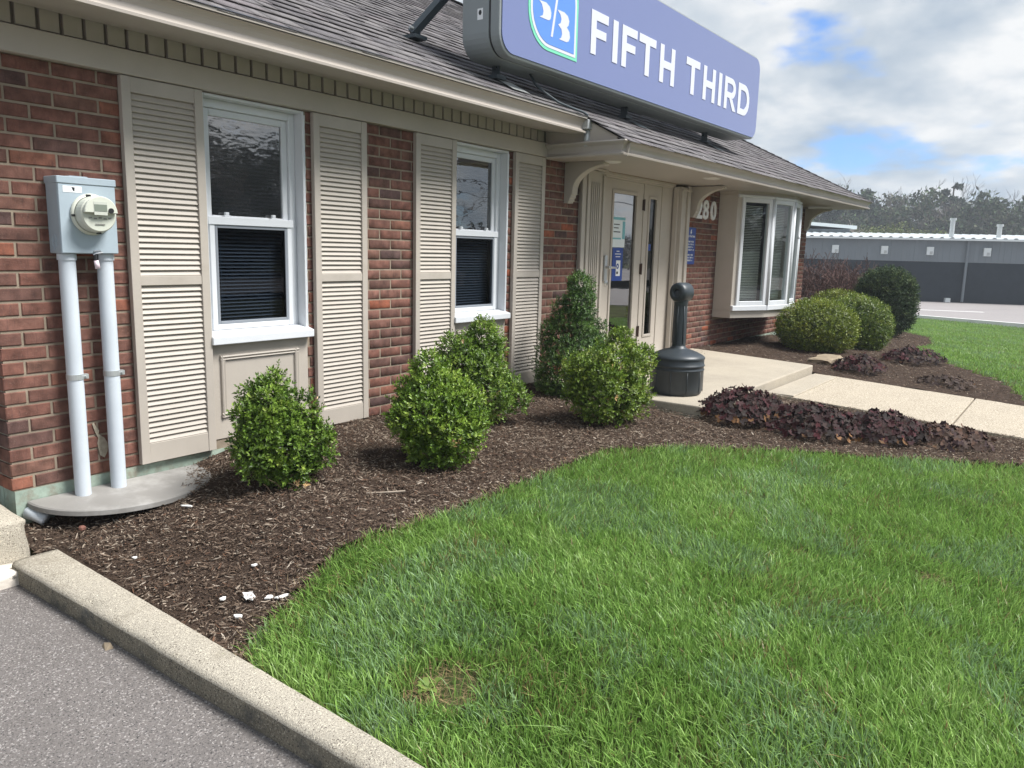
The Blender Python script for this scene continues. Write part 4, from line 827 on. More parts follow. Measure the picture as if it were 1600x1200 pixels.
# ------------------------------------------------------------------ plants
def leaves_np(P, D, N, L, W, col, fold=.25):
    """rhombic folded leaves: base P, axis D, normal N, length L, width W"""
    S = np.cross(D, N); S /= np.linalg.norm(S, axis=1, keepdims=True) + 1e-9; L = L[:, None]; W = W[:, None]
    v0 = P; v2 = P + D * L; m = P + D * L * .5
    v1 = m + S * W * .5 + N * W * fold; v3 = m - S * W * .5 + N * W * fold
    V = np.stack([v0, v1, v2, v3], 1).reshape(-1, 3); n = len(P); i = np.arange(n)[:, None] * 4
    F = np.concatenate([i + np.array([[0, 1, 2]]), i + np.array([[0, 2, 3]])], 0); K = np.repeat(col, 4, 0); return V, F, K
def unit(v): return v / (np.linalg.norm(v, axis=-1, keepdims=True) + 1e-9)
def shrub_leaves(lumps, n_sprig, per, leaf, palette, seed, depth=(.8, 1.06), rough=.55, dead=0, tufts=0):
    r = np.random.default_rng(seed); c = np.array([l[:3] for l in lumps]); rad = np.array([l[3] for l in lumps]); sq = np.array([l[4] if len(l) > 4 else 1 for l in lumps])
    k = r.choice(len(lumps), n_sprig * 2, p=rad ** 2 / np.sum(rad ** 2)); d = unit(r.normal(size=(n_sprig * 2, 3)))
    rr = depth[0] + (depth[1] - depth[0]) * r.random(n_sprig * 2) ** .6
    rr *= 1 + rough * .22 * ((vnoise(d[:, 0] * 3 + k, d[:, 1] * 3 + d[:, 2] * 2, 1.6, seed) - .5) * 2 + (vnoise(d[:, 0] * 5 + k * 3, d[:, 1] * 5 - d[:, 2] * 4, 1.9, seed + 3) - .5) * 1.6)
    rr = np.where((r.random(len(rr)) < .05) & (rough > .5), rr * r.uniform(1.05, 1.22, len(rr)), rr)
    P = c[k] + d * (rad[k] * rr)[:, None] * np.stack([np.ones(len(k)), np.ones(len(k)), sq[k]], 1)
    keep = P[:, 2] > lumps[0][5] if len(lumps[0]) > 5 else np.ones(len(P), bool)
    for j in range(len(lumps)):
        q = (P - c[j]) / rad[j]; q[:, 2] /= sq[j]; keep &= ~((np.linalg.norm(q, axis=1) < .72) & (k != j))
    P = P[keep][:n_sprig]; d = d[keep][:n_sprig]; n = len(P)
    ax = unit(d * .8 + np.array([0, 0, .6]) + r.normal(size=(n, 3)) * .35)
    tone = r.random(n); clump = vnoise(P[:, 0] * 1.0 + P[:, 2] * 2.3, P[:, 1] - P[:, 2] * 1.7, 9, seed)
    base = np.array(palette); pi = np.clip((clump * .55 + tone * .45) * len(base), 0, len(base) - 1).astype(int); cs = base[pi]
    if dead:
        dd = vnoise(P[:, 0] * 1.0 + P[:, 2] * 3, P[:, 1] - P[:, 2] * 2, 7, seed + 5); low = P[:, 2] < np.quantile(P[:, 2], .35)
        isd = (dd > 1 - dead) & (low | (r.random(n) < .04)); cs = np.where(isd[:, None], np.array([[.38, .25, .12]]) * (.5 + r.random((n, 1))), cs)
    Vs = []; Fs = []; Ks = []; off = 0
    for j in range(per):
        t = (j // 2) / max(1, per // 2); side = unit(np.cross(ax, r.normal(size=(n, 3)))) 
        Dv = unit(ax * (.35 + .9 * t) + side * (1.0 - .45 * t)); Nn = unit(ax - Dv * np.sum(ax * Dv, 1, keepdims=True) + 1e-3)
        Pp = P + ax * (leaf * 1.7 * t) ; L = leaf * (1.05 - .35 * t) * (.8 + .4 * r.random(n)); W = L * .46
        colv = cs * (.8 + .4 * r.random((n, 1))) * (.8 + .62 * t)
        V, F, K = leaves_np(Pp, Dv, Nn, L, W, np.clip(colv, 0, 1)); Vs.append(V); Fs.append(F + off); Ks.append(K); off += len(V)
    return np.concatenate(Vs), np.concatenate(Fs), np.concatenate(Ks)
def stems(b, root, tips, r0):
    root = Vector(root)
    for t in tips:
        t = Vector(t); m = root.lerp(t, .5) + Vector((random.uniform(-.03, .03), random.uniform(-.03, .03), -.02)); b.tube([root + Vector((random.uniform(-.02, .02), random.uniform(-.02, .02), 0)), m, t], [r0, r0 * .7, r0 * .3], 5)
BOX = [(.06, .115, .016), (.085, .155, .02), (.115, .195, .026), (.15, .24, .034), (.2, .295, .045), (.26, .34, .065)]
BOXD = [(.036, .08, .02), (.055, .115, .026), (.075, .15, .032), (.105, .185, .038), (.145, .225, .05)]
def shrub(label, base, lumps, n, leaf, pal, seed, group, name='boxwood_shrub', per=8, dead=0, m='leaf', nst=9, rough=1.15, depth=(.8, 1.06), dry=0):
    bx, by, bz = base; L = [(bx + l[0], by + l[1], bz + l[2], l[3]) + (tuple(l[4:]) if len(l) > 4 else (1,)) + ((bz + .01,) if len(l) <= 5 else ()) for l in lumps]
    t = thing(name, label, 'shrub', base, group)
    if rough > .5:
        L = [(l[0], l[1], l[2], l[3] * .87) + tuple(l[4:]) for l in L]
    if rough > .5:                                        # small tufts that break the outline
        rr_ = random.Random(seed)
        for k in range(46):
            l = L[k % len(lumps)]; a = rr_.uniform(0, 6.28); e = rr_.uniform(-.25, 1.2); q = l[3] * rr_.uniform(.85, 1.25)
            L.append((l[0] + q * math.cos(a) * math.cos(e), l[1] + q * math.sin(a) * math.cos(e), l[2] + q * math.sin(e), rr_.uniform(.035, .08), 1.35))
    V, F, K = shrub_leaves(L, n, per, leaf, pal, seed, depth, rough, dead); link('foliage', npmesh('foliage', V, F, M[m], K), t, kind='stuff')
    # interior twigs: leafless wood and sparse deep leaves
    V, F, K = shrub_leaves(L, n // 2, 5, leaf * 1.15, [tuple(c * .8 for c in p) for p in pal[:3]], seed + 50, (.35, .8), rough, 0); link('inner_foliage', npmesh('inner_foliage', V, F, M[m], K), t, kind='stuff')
    b = MB(); random.seed(seed)
    tips = []
    for k in range(nst):
        l = L[k % len(L)]; a = random.uniform(0, 6.28); tips.append((l[0] + l[3] * .75 * math.cos(a), l[1] + l[3] * .75 * math.sin(a), l[2] + l[3] * random.uniform(-.3, .6)))
    stems(b, (bx, by, bz - .02), tips, .012)
    if dry:
        for k in range(dry):
            a = random.uniform(3.6, 6.0); r0 = lumps[0][3]; p = Vector((bx + math.cos(a) * r0 * random.uniform(.6, 1.05), by + math.sin(a) * r0 * random.uniform(.6, 1.05), bz + random.uniform(.0, .12)))
            q = p + Vector((random.uniform(-.06, .06), random.uniform(-.05, .05), random.uniform(-.05, .06))); b.tube([p, p.lerp(q, .5) + Vector((0, 0, .01)), q], .0022, 4)
    b.build('branch', M['bark'], t); return t
G1 = 'boxwood shrubs in the mulch bed'
shrub('ragged round boxwood in front of the panel below the larger window', (.43, -.62, -.10), [(0, 0, .20, .185, 1.0), (-.07, .02, .37, .115), (.02, .0, .33, .135), (.11, -.03, .22, .125), (-.10, .0, .22, .13), (-.08, .03, .48, .06), (-.02, .03, .47, .05), (.0, 0, .1, .13)], 2300, .0245, BOX, 3, G1, dead=.14, dry=26)
shrub('bright green boxwood at the front, overlapping the one behind it', (1.17, -1.02, -.10), [(0, 0, .28, .205, 1.1), (.02, .02, .45, .135), (-.12, .02, .33, .14), (.12, -.02, .30, .14), (0, -.05, .16, .17)], 2700, .0245, [(.07, .13, .016), (.10, .18, .02), (.135, .225, .028), (.18, .275, .036), (.235, .325, .05), (.29, .37, .075)], 4, G1, dead=.1, dry=14)
shrub('two topped boxwood half hidden behind the brightest front shrub', (2.02, -.62, -.07), [(0, 0, .26, .235, 1.0), (-.13, .03, .46, .125), (.11, .0, .47, .13), (.15, -.04, .22, .16), (.09, 0, .59, .06)], 2500, .0235, BOX, 5, G1, dead=.12, dry=8)
shrub('tall cone shaped boxwood against the wall beside the door frame', (3.50, -.46, -.06), [(0, 0, .26, .33, .95), (0, .01, .46, .26), (.02, 0, .63, .175), (.03, 0, .78, .11), (.08, 0, .89, .06), (-.01, 0, .92, .055), (.22, -.06, .36, .18), (-.12, 0, .18, .24)], 5200, .018, BOXD, 6, G1, nst=12, rough=.8)
shrub('yellow green horned boxwood beside the ash receptacle', (2.82, -1.20, -.09), [(0, 0, .25, .25, .95), (.12, -.04, .44, .15), (-.12, .03, .40, .155), (.22, -.08, .36, .12), (.17, -.05, .20, .17), (-.15, .03, .22, .17), (.10, -.03, .56, .06), (.25, -.09, .46, .06)], 2600, .0245, [(.075, .135, .016), (.11, .18, .022), (.15, .23, .028), (.195, .275, .038), (.25, .31, .055), (.25, .27, .075)], 7, G1, dead=.16, dry=20)
CLIP = [(.075, .115, .016), (.11, .155, .02), (.155, .2, .026), (.205, .245, .032), (.25, .27, .045)]
G2 = 'clipped evergreen mounds by the bay window'
shrub('low clipped yellow green mound nearest the bay window', (8.74, -1.03, -.10), [(0, 0, .33, .50, .68), (.05, 0, .24, .46, .6)], 4200, .034, CLIP, 8, G2, 'clipped_shrub', 5, m='leaf', rough=.12, depth=(.9, 1.0))
shrub('clipped green mound tucked behind the lowest yellow green one', (9.80, -1.28, -.13), [(0, 0, .34, .46, .85), (0, 0, .22, .43, .7)], 3600, .034, [(.06, .10, .016), (.085, .135, .02), (.12, .175, .024), (.165, .215, .03), (.21, .24, .04)], 9, G2, 'clipped_shrub', 5, rough=.15, depth=(.9, 1.01))
shrub('flat clipped mound at the back, only its top showing', (10.55, -.85, -.15), [(0, 0, .36, .52, .82)], 2600, .036, CLIP, 10, G2, 'clipped_shrub', 5, rough=.12, depth=(.9, 1.0))
shrub('big dark green clipped yew, tallest of the trimmed bushes', (13.55, -.92, -.27), [(0, 0, .78, .49, .95), (0, 0, .45, .47, .9), (-.12, .05, .88, .36, .85), (.12, -.05, .88, .36, .85), (-.1, .08, .5, .42, 1), (.1, -.08, .5, .42, 1)], 5600, .048, [(.026, .045, .022), (.038, .062, .03), (.05, .078, .036), (.07, .10, .042), (.1, .13, .05)], 12, 'clipped evergreens at the building corner', 'yew_shrub', 5, m='leaf_dull', rough=.14, depth=(.88, 1.01))

def heuchera(label, base, w, h, n, seed, group, pal):
    r = np.random.default_rng(seed); t = thing('purple_plant', label, 'plant', base, group)
    th = r.random(n) * 6.283; q = np.sqrt(r.random(n)); px = q * np.cos(th) * w; py = q * np.sin(th) * w * .8
    zt = h * (1 - .75 * q ** 2) * (.6 + .5 * r.random(n)) + .03 * r.random(n)
    V = []; F = []; K = []; pal = np.array(pal)
    prof = [(0, 0)]
    lob = 5; pts = []
    for k in range(2 * lob + 1):
        a = -2.35 + 4.7 * k / (2 * lob); rad = 1.0 if k % 2 else .74
        pts.append((rad * math.cos(a), rad * math.sin(a)))
    for i in range(n):
        s = .02 + .018 * r.random(); out = np.array([math.cos(th[i]) * q[i], math.sin(th[i]) * q[i], 0]); nrm = unit(np.array([0, 0, 1.0]) * (.55 + .5 * r.random()) + out * .9 + r.normal(size=3) * .35 + np.array([-.15, -.25, 0])); 
        d = unit(np.cross(nrm, r.normal(size=3))); e = np.cross(nrm, d); c = np.array([base[0] + px[i], base[1] + py[i], base[2] + zt[i] + .015]); o = len(V)
        low = zt[i] < h * .32; cc = pal[int(r.random() * len(pal))] * (.75 + .5 * r.random())
        if low and r.random() < .45: cc = np.array([.16, .085, .04]) * (.6 + .8 * r.random())
        V.append(c - nrm * s * .12); K.append(cc)
        for k, (a, b_) in enumerate(pts): V.append(c + d * a * s + e * b_ * s + nrm * s * (.16 if k % 2 else -.05) * (1 + r.normal() * .3)); K.append(cc * (1.05 if k % 2 else .9))
        for k in range(len(pts) - 1): F.append((o, o + 1 + k, o + 2 + k))
    link('foliage', npmesh('foliage', V, F, M['leaf_dull'], np.array(K)), t, kind='stuff')
    b = MB(); random.seed(seed)
    for k in range(26):
        i = random.randrange(n); b.tube([(base[0] + px[i] * .2, base[1] + py[i] * .2, base[2]), (base[0] + px[i] * .7, base[1] + py[i] * .7, base[2] + zt[i] * .6), (base[0] + px[i], base[1] + py[i], base[2] + zt[i] + .01)], .0022, 4)
    b.build('stem', M['bark'], t)
HP = [(.034, .018, .018), (.046, .02, .021), (.066, .021, .024), (.026, .019, .018), (.04, .023, .02), (.037, .028, .025)]
HG = 'purple leaved plants along the walk'
heuchera('tallest purple leaved mound beside the corner of the entry slab', (3.86, -1.82, -.11), .42, .20, 640, 31, HG, HP)
heuchera('wide purple leaved mound in the middle of the row along the walk', (3.90, -2.34, -.145), .46, .165, 600, 32, HG, HP)
heuchera('reddish purple mound with tan straws, third from the entry slab', (4.18, -2.78, -.165), .40, .15, 460, 33, HG, HP)
heuchera('thin browning purple clump at the far end of the row', (4.42, -3.16, -.19), .40, .09, 300, 34, HG, [(.07, .045, .035), (.05, .03, .03), (.09, .05, .035)])
heuchera('low dark purple clump beside the flat stone across the walk', (7.30, -1.92, -.12), .36, .16, 300, 35, HG, HP)
heuchera('spreading dark clump with bare stems near the far lawn edge', (8.85, -2.22, -.14), .46, .17, 360, 36, HG, HP)
heuchera('small withered clump in the mulch across the walk', (7.25, -2.78, -.165), .36, .07, 120, 37, HG, [(.05, .034, .03), (.07, .05, .04)])

def bare_branches(b, root, d, L, r0, lev, spread, n=3, seg=2, minr=.001):
    pts = [Vector(root)]; v = Vector(d).normalized(); rr = [r0]
    for k in range(seg):
        v = (v + Vector((random.gauss(0, .14), random.gauss(0, .14), random.gauss(0, .08) + .03))).normalized(); pts.append(pts[-1] + v * L / seg); rr.append(max(minr, r0 * (1 - .55 * (k + 1) / seg)))
    b.tube(pts, rr, 3 if lev < 3 else 5, cap=False)
    if lev > 0:
        for k in range(n):
            i = random.randint(1, seg); w = (v + Vector((random.gauss(0, spread), random.gauss(0, spread), random.gauss(.1, spread * .6)))).normalized()
            bare_branches(b, pts[i], w, L * random.uniform(.55, .8), rr[i] * .75, lev - 1, spread, n, seg, minr)
def build_barberry():
    t = thing('bare_shrub', 'twiggy bare shrub with reddish brown stems at the building corner', 'shrub', (14.7, .45, -.25)); random.seed(5)
    b = MB()
    for k in range(44):
        a = random.uniform(0, 6.28); bare_branches(b, (14.7 + .3 * math.cos(a), .45 + .3 * math.sin(a), -.27), (.9 * math.cos(a), .9 * math.sin(a), 1.4), .62, .013, 4, .5, 3, 2, .004)
    b.build('branches', mat('red brown twig', (.13, .085, .075), .9, .1), t, kind='stuff')
    tips = np.array(b.v); r = np.random.default_rng(3); s = tips[r.choice(len(tips), 4000)]; n = len(s); D = unit(r.normal(size=(n, 3))); Nn = unit(np.cross(D, r.normal(size=(n, 3))))
    V, F, K = leaves_np(s, D, Nn, .02 + .012 * r.random(n), .014 + .01 * r.random(n), np.array([[.15, .065, .06]]) * (.5 + r.random((n, 1)))); link('buds', npmesh('buds', V, F, M['leaf_dull'], K), t, kind='stuff')
build_barberry()
def rock(name, label, cat, c, s, m, seed, flat=.4, group=None):
    bm = bmesh.new(); bmesh.ops.create_icosphere(bm, subdivisions=3, radius=1); r = random.Random(seed)
    for v in bm.verts:
        p = v.co.copy(); n = .8 + .45 * float(vnoise(p.x * 1.3 + seed, p.y * 1.3 + p.z, 1.6, seed)); q = Vector((max(-.75, min(.75, p.x)), max(-.75, min(.75, p.y)), max(-.6, min(.6, p.z)))); v.co = Vector((q.x * n * s[0], q.y * n * s[1], q.z * n * s[2])) * 1.2 + Vector(c)
    me = bpy.data.meshes.new(name); bm.to_mesh(me); bm.free(); me.materials.append(m); return tag(link(name, me), label, cat, group)
rock('stone', 'flat tan limestone slab in the mulch before the clipped mounds', 'stone', (7.72, -1.44, -.085), (.34, .15, .085), M['stone'], 4)

# ------------------------------------------------------------------ mulch chips and litter
def chips(name, poly, n, seed, near=None, lmin=.008, lmax=.05):
    r = np.random.default_rng(seed); px = [p[0] for p in poly]; py = [p[1] for p in poly]
    x = r.uniform(min(px), max(px), n * 3); y = r.uniform(min(py), max(py), n * 3); k = inpoly(x, y, poly) & (y < -.01); x = x[k]; y = y[k]
    if near:                                           # keep more of them close to the viewer's side
        p = np.clip((4.2 / np.hypot(x + 2.04, y + 3.89)) ** 1.3, .15, 1); kk = r.random(len(x)) < p; x = x[kk]; y = y[kk]
    x = x[:n]; y = y[:n]; n = len(x); a = r.random(n) * 6.283; tilt = r.normal(0, .28, n); L = lmin + (lmax - lmin) * r.random(n) ** 2.6; W = .002 + .007 * r.random(n) ** 1.6; Tk = .001 + .002 * r.random(n)
    D = np.stack([np.cos(a) * np.cos(tilt), np.sin(a) * np.cos(tilt), np.sin(tilt)], 1); S = np.stack([-np.sin(a), np.cos(a), r.normal(0, .35, n)], 1); S = unit(S); U = np.cross(D, S)
    P = np.stack([x, y, zg(x, y) + .012 + .022 * vnoise(x, y, 5) + .012 * vnoise(x, y, 17, 2) + .010 * r.random(n)], 1)
    bend = (r.random(n) - .5) * .25
    q = lambda s, w, u: P + D * (L * s)[:, None] * .5 + S * (W * w)[:, None] * .5 + U * (Tk * u + np.abs(s) * L * bend)[:, None]
    V = np.stack([q(-1, -.5, 0), q(-1, .5, 0), q(0, 1, -.4), q(0, -1, -.4), q(1, -.4, 0), q(1, .4, 0), q(0, 0, 1.2)], 1).reshape(-1, 3); i = np.arange(n)[:, None] * 7
    F = np.concatenate([i + np.array([f]) for f in ((0, 6, 1), (1, 6, 2), (2, 6, 5), (5, 6, 4), (4, 6, 3), (3, 6, 0))], 0)
    pal = np.array([(.045, .03, .022), (.065, .045, .033), (.09, .063, .046), (.125, .092, .068), (.175, .135, .103), (.25, .205, .16), (.34, .29, .235), (.12, .068, .044)])
    pk = r.choice(8, n, p=(.18, .2, .21, .18, .1, .055, .025, .05)); patch = vnoise(x, y, 2.2, 4); pk = np.where((patch > .52) & (r.random(n) < .38), r.choice([2, 3, 4, 5], n), pk)
    K = np.repeat(pal[pk] * (.7 + .6 * r.random((n, 1))), 7, 0)
    o = link(name, npmesh(name, V, F, M['chip'], K)); o['kind'] = 'stuff'
BEDC = [(-.64, -.0), (-.64, -.30), (-.545, -.33), (-.59, -1.27), (-.632, -1.84)] + MULCH_EDGE[1:] + BED[BED.index((5.02, -4.4)):-1] + [(3.57, -.0)]
chips('mulch', BEDC, 60000, 21, True, .007, .045)
chips('mulch', BED2, 13000, 22, None, .015, .06)
def flake(label, c, s, seed, group, name='white_flake'):
    r = random.Random(seed); n = 9; al = r.uniform(0, 3); ca, sa = math.cos(al), math.sin(al); out = []
    for k in range(n):
        e, f = s[0] * math.cos(2 * math.pi * k / n) * r.uniform(.45, 1.2), s[1] * math.sin(2 * math.pi * k / n) * r.uniform(.45, 1.2); out.append((c[0] + e * ca - f * sa, c[1] + e * sa + f * ca))
    z = float(zg(c[0], c[1])) + .035; b = MB(); b.prism(out, 2, z, z + .005); o = b.build(name, M['flake']); o.rotation_euler = (0, 0, 0); tag(o, label, 'flake', group)
FG = 'white flakes lying on the mulch'
for lab, c, s in [('largest white flake on the mulch near the lawn edge', (-.36, -1.44), (.05, .033)), ('white flake touching the lower right side of the largest flake', (-.325, -1.52), (.022, .014)), ('square white chip just left of the largest flake', (-.42, -1.36), (.016, .013)),
                  ('slim white flake on the mulch nearest the lawn grass', (-.30, -1.56), (.03, .012)), ('white flake lying on the mulch midway between kerb and lawn edge', (-.46, -1.52), (.022, .014)), ('white chip alone on dark mulch towards the well cover', (-.42, -.72), (.014, .012)), ('tan flake above the largest white one', (-.22, -1.28), (.02, .014)),
                  ('pale flake at the edge of the well cover', (-.02, -.47), (.03, .012))]:
    flake(lab, c, s, hash(lab) % 997 if False else len(lab) * 7 + int(c[0] * -100), FG)
b = MB(); b.tube([(.55, -1.12, -.06), (.62, -1.20, -.055), (.70, -1.24, -.06)], .005, 5); tag(b.build('stick', mat('pale dry stick', (.3, .25, .2), .9, .1)), 'pale broken stick on the mulch before the brightest boxwood', 'stick')
b = MB(); b.box(-.515, -.49, -.455, -.43, -.115, -.095); tag(b.build('brick_fragment', M['brick'], bevel=.005), 'small orange brick fragment on the mulch below the well cover', 'brick fragment')

# ------------------------------------------------------------------ grass
def blades(name, poly, n, seed, hmin, hmax, wmin, wmax, cam_bias, bare=()):
    r = np.random.default_rng(seed); px = [p[0] for p in poly]; py = [p[1] for p in poly]; N0 = int(n * 5)
    x = r.uniform(min(px), max(px), N0); y = r.uniform(min(py), max(py), N0); k = inpoly(x, y, poly); x = x[k]; y = y[k]
    dist = np.hypot(x + 2.04, y + 3.89); pr = np.clip((cam_bias[0] / dist) ** cam_bias[1], 0.02, 1); k = r.random(len(x)) < pr; x = x[k]; y = y[k]
    for (bx, by, br) in bare:
        d = np.hypot(x - bx, y - by) + .06 * (vnoise(x, y, 14, 9) - .5); k = (d > br) | (r.random(len(x)) < .10); x = x[k]; y = y[k]
    x = x[:n]; y = y[:n]; n = len(x)
    # tufts: pull blades towards jittered centres
    g = .045; cx = (np.floor(x / g) + .5 + .6 * (vnoise(np.floor(x / g) * 7.1, np.floor(y / g) * 3.3, 1, 1) - .5)) * g; cy = (np.floor(y / g) + .5 + .6 * (vnoise(np.floor(x / g) * 2.3, np.floor(y / g) * 5.7, 1, 2) - .5)) * g
    pull = .45 * r.random(n); dx = x - cx; dy = y - cy; x = x - dx * pull; y = y - dy * pull
    big = vnoise(x, y, 2.1, 3); mid = vnoise(x, y, 7.0, 5); tuf = vnoise(cx, cy, 31, 6)
    H = (hmin + (hmax - hmin) * (.35 * big + .3 * mid + .35 * tuf)) * (.65 + .6 * r.random(n)); Wd = wmin + (wmax - wmin) * r.random(n)
    ang = r.random(n) * 6.283; wind = 6.283 * vnoise(x, y, 1.7, 8); lean = (.25 + .75 * r.random(n) ** 1.4)
    lx = np.cos(ang) * lean * .7 + np.cos(wind) * .18 + dx / g * .5; ly = np.sin(ang) * lean * .7 + np.sin(wind) * .18 + dy / g * .5
    flop = r.random(n) < .05; lx = np.where(flop, lx * 2.3, lx); ly = np.where(flop, ly * 2.3, ly)
    z = zg(x, y) - .008; P = np.stack([x, y, z], 1); sa = r.random(n) * 3.1416; S = np.stack([np.cos(sa), np.sin(sa), 0 * sa], 1) * (Wd / 2)[:, None]
    def at(t): return P + np.stack([lx * H * t ** 1.7, ly * H * t ** 1.7, H * (t - .22 * t ** 2 * np.minimum(1.6, np.hypot(lx, ly) * 1.6))], 1)
    pal = np.array([(.145, .265, .055), (.175, .31, .065), (.21, .35, .08), (.245, .385, .095), (.295, .43, .13), (.215, .335, .15)])
    ci = np.clip((.3 * mid + .2 * big + .6 * r.random(n) - .05) * 5, 0, 4.99).astype(int); ci = np.where((vnoise(x, y, 4.2, 12) > .6) & (r.random(n) < .5), 5, ci); cb = pal[ci] * (.6 + .75 * r.random((n, 1)))
    dry = (r.random(n) < .02 + .10 * (vnoise(x, y, 5, 14) > .72)); cb = np.where(dry[:, None], np.array([[.26, .2, .085]]) * (.6 + .6 * r.random((n, 1))), cb)
    m1, m2 = at(.45), at(.8); tip = at(1.0)
    V = np.stack([P - S, P + S, m1 + S * .95, m1 - S * .95, m2 + S * .7, m2 - S * .7, tip], 1).reshape(-1, 3)
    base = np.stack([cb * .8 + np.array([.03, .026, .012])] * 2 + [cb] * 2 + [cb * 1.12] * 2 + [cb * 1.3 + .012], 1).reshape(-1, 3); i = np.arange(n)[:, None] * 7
    F = np.concatenate([i + np.array([f]) for f in ((0, 1, 2), (0, 2, 3), (3, 2, 4), (3, 4, 5), (5, 4, 6))], 0)
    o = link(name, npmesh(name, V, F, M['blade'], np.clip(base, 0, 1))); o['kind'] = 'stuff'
BARE = ((-.32, -2.40, .12), (1.57, -3.5, .06), (1.42, -2.96, .05))
blades('grass', LAWN, 240000, 41, .05, .098, .0026, .0048, (3.0, 1.35), BARE)
FAR_LAWN = [(6.72, -4.2), (7.15, -3.5), (8.3, -3.2), (9.0, -2.72), (10.0, -2.25), (11.2, -1.8), (13.0, -1.85), (15.0, -1.5), (16.0, -.95), (16.4, 3.4), (27, 3.4), (26.1, .5), (24.6, -2.5), (24.1, -4.5), (20, -6.5), (6.72, -6.5)]
blades('grass', FAR_LAWN, 210000, 42, .05, .085, .005, .010, (10.0, .5))
b = MB()
V = []; F = []; K = []
def weed():
    t = thing('weed', 'broad leaved weed in the bare patch of the lawn', 'weed', (-.36, -2.36, -.2)); r = random.Random(2); V = []; F = []; K = []
    for k in range(9):
        a = k * .75 + r.uniform(-.2, .2); L = r.uniform(.03, .065); el = r.uniform(.15, .75); d = Vector((math.cos(a) * math.cos(el), math.sin(a) * math.cos(el), math.sin(el))); s = Vector((-math.sin(a), math.cos(a), 0)); c = Vector((-.36, -2.36, float(zg(-.36, -2.36)) + .004))
        o = len(V); pts = [c, c + d * L * .4 + s * L * .18, c + d * L * .75 + s * L * .16, c + d * L + Vector((0, 0, -.012)), c + d * L * .75 - s * L * .16, c + d * L * .4 - s * L * .18]; V += [tuple(p) for p in pts]; F += [(o, o + 1, o + 5), (o + 1, o + 2, o + 5), (o + 2, o + 4, o + 5), (o + 2, o + 3, o + 4)]; g = r.uniform(.8, 1.3); K += [(.16 * g, .23 * g, .05 * g)] * 6
    link('foliage', npmesh('foliage', V, F, M['leaf'], np.array(K)), t)
weed()
def thatch():
    r = np.random.default_rng(8); V = []; F = []; K = []
    for (bx, by, br) in BARE:
        for k in range(420 if br > .1 else 90):
            a, q = r.random() * 6.28, br * 1.15 * math.sqrt(r.random()); x, y = bx + q * math.cos(a), by + q * math.sin(a); h = r.random() * 6.28; L = .02 + .05 * r.random(); z = float(zg(x, y)) - .004 + .02 * r.random(); o = len(V); w = .0012
            V += [(x - math.sin(h) * w, y + math.cos(h) * w, z), (x + math.sin(h) * w, y - math.cos(h) * w, z), (x + math.cos(h) * L, y + math.sin(h) * L, z + .02 * r.random())]; F.append((o, o + 1, o + 2)); g = .5 + r.random(); K += [(.26 * g, .19 * g, .10 * g)] * 3
    for (a, e) in zip(MULCH_EDGE[:-1], MULCH_EDGE[1:]):
        for k in range(int(420 * math.hypot(e[0] - a[0], e[1] - a[1]))):
            t = r.random(); x, y = a[0] + (e[0] - a[0]) * t + r.normal(0, .03), a[1] + (e[1] - a[1]) * t + r.normal(.015, .035); h = r.random() * 6.28; L = .015 + .05 * r.random(); z = float(zg(x, y)) + .012 + .02 * r.random(); o = len(V); w = .0013
            V += [(x - math.sin(h) * w, y + math.cos(h) * w, z), (x + math.sin(h) * w, y - math.cos(h) * w, z), (x + math.cos(h) * L, y + math.sin(h) * L, z + .03 * r.random())]; F.append((o, o + 1, o + 2)); g = .45 + r.random(); K += [(.25 * g, .19 * g, .11 * g)] * 3
    o = link('thatch', npmesh('thatch', V, F, M['chip'], np.array(K))); o['kind'] = 'stuff'
thatch()

# ------------------------------------------------------------------ parking lot and grey shed
def build_lot():
    z = -.694
    b = MB(); b.add([(26.2, 1.0, z), (24.95, -2.5, z), (23.0, -8, z), (18, -40, z), (90, -40, z), (90, 60, z), (17.5, 60, z), (17.5, 3.5, z)], [tuple(range(8))]); b.build('parking_lot', M['lot'], kind='structure')
    n = Vector((3.87, 1.5, 0)).normalized(); dd = Vector((-1.5, 3.87, 0)).normalized()
    def q(s, d): p = Vector((37.93, 2.19, 0)) + dd * s + n * d; return p
    for k, (s, d0, d1) in enumerate(((-1.5, -9.5, -5.0), (-6.0, -9.5, -5), (-10.5, -9.5, -5), (3.0, -9.5, -5))):
        pass
    for (s0, s1, d, w) in ((-.6, 3.2, -7.0, .12), (-7.5, -2.4, -6.2, .12), (-3.6, -2.1, -8.9, .14), (-12, -8, -8.0, .12)):
        b = MB(); a, e = q(s0, d), q(s1, d); f, g = q(s1, d + w * 2), q(s0, d + w * 2); b.add([(p.x, p.y, z + .004) for p in (a, e, f, g)], [(0, 1, 2, 3)]); o = b.build('lot_marking', M['line'], kind='structure')
    b = MB(); P = [(26.15, 1.2), (24.92, -2.5), (22.9, -8)]
    for (a, e) in zip(P[:-1], P[1:]):
        u = (Vector(e) - Vector(a)).normalized(); m = Vector((-u.y, u.x)) * .075; b.prism([(a[0] + m.x, a[1] + m.y), (e[0] + m.x, e[1] + m.y), (e[0] - m.x, e[1] - m.y), (a[0] - m.x, a[1] - m.y)], 2, -.75, -.58)
    tag(b.build('lot_kerb', M['line']), 'pale concrete kerb at the edge of the parking lot', 'kerb')
build_lot()
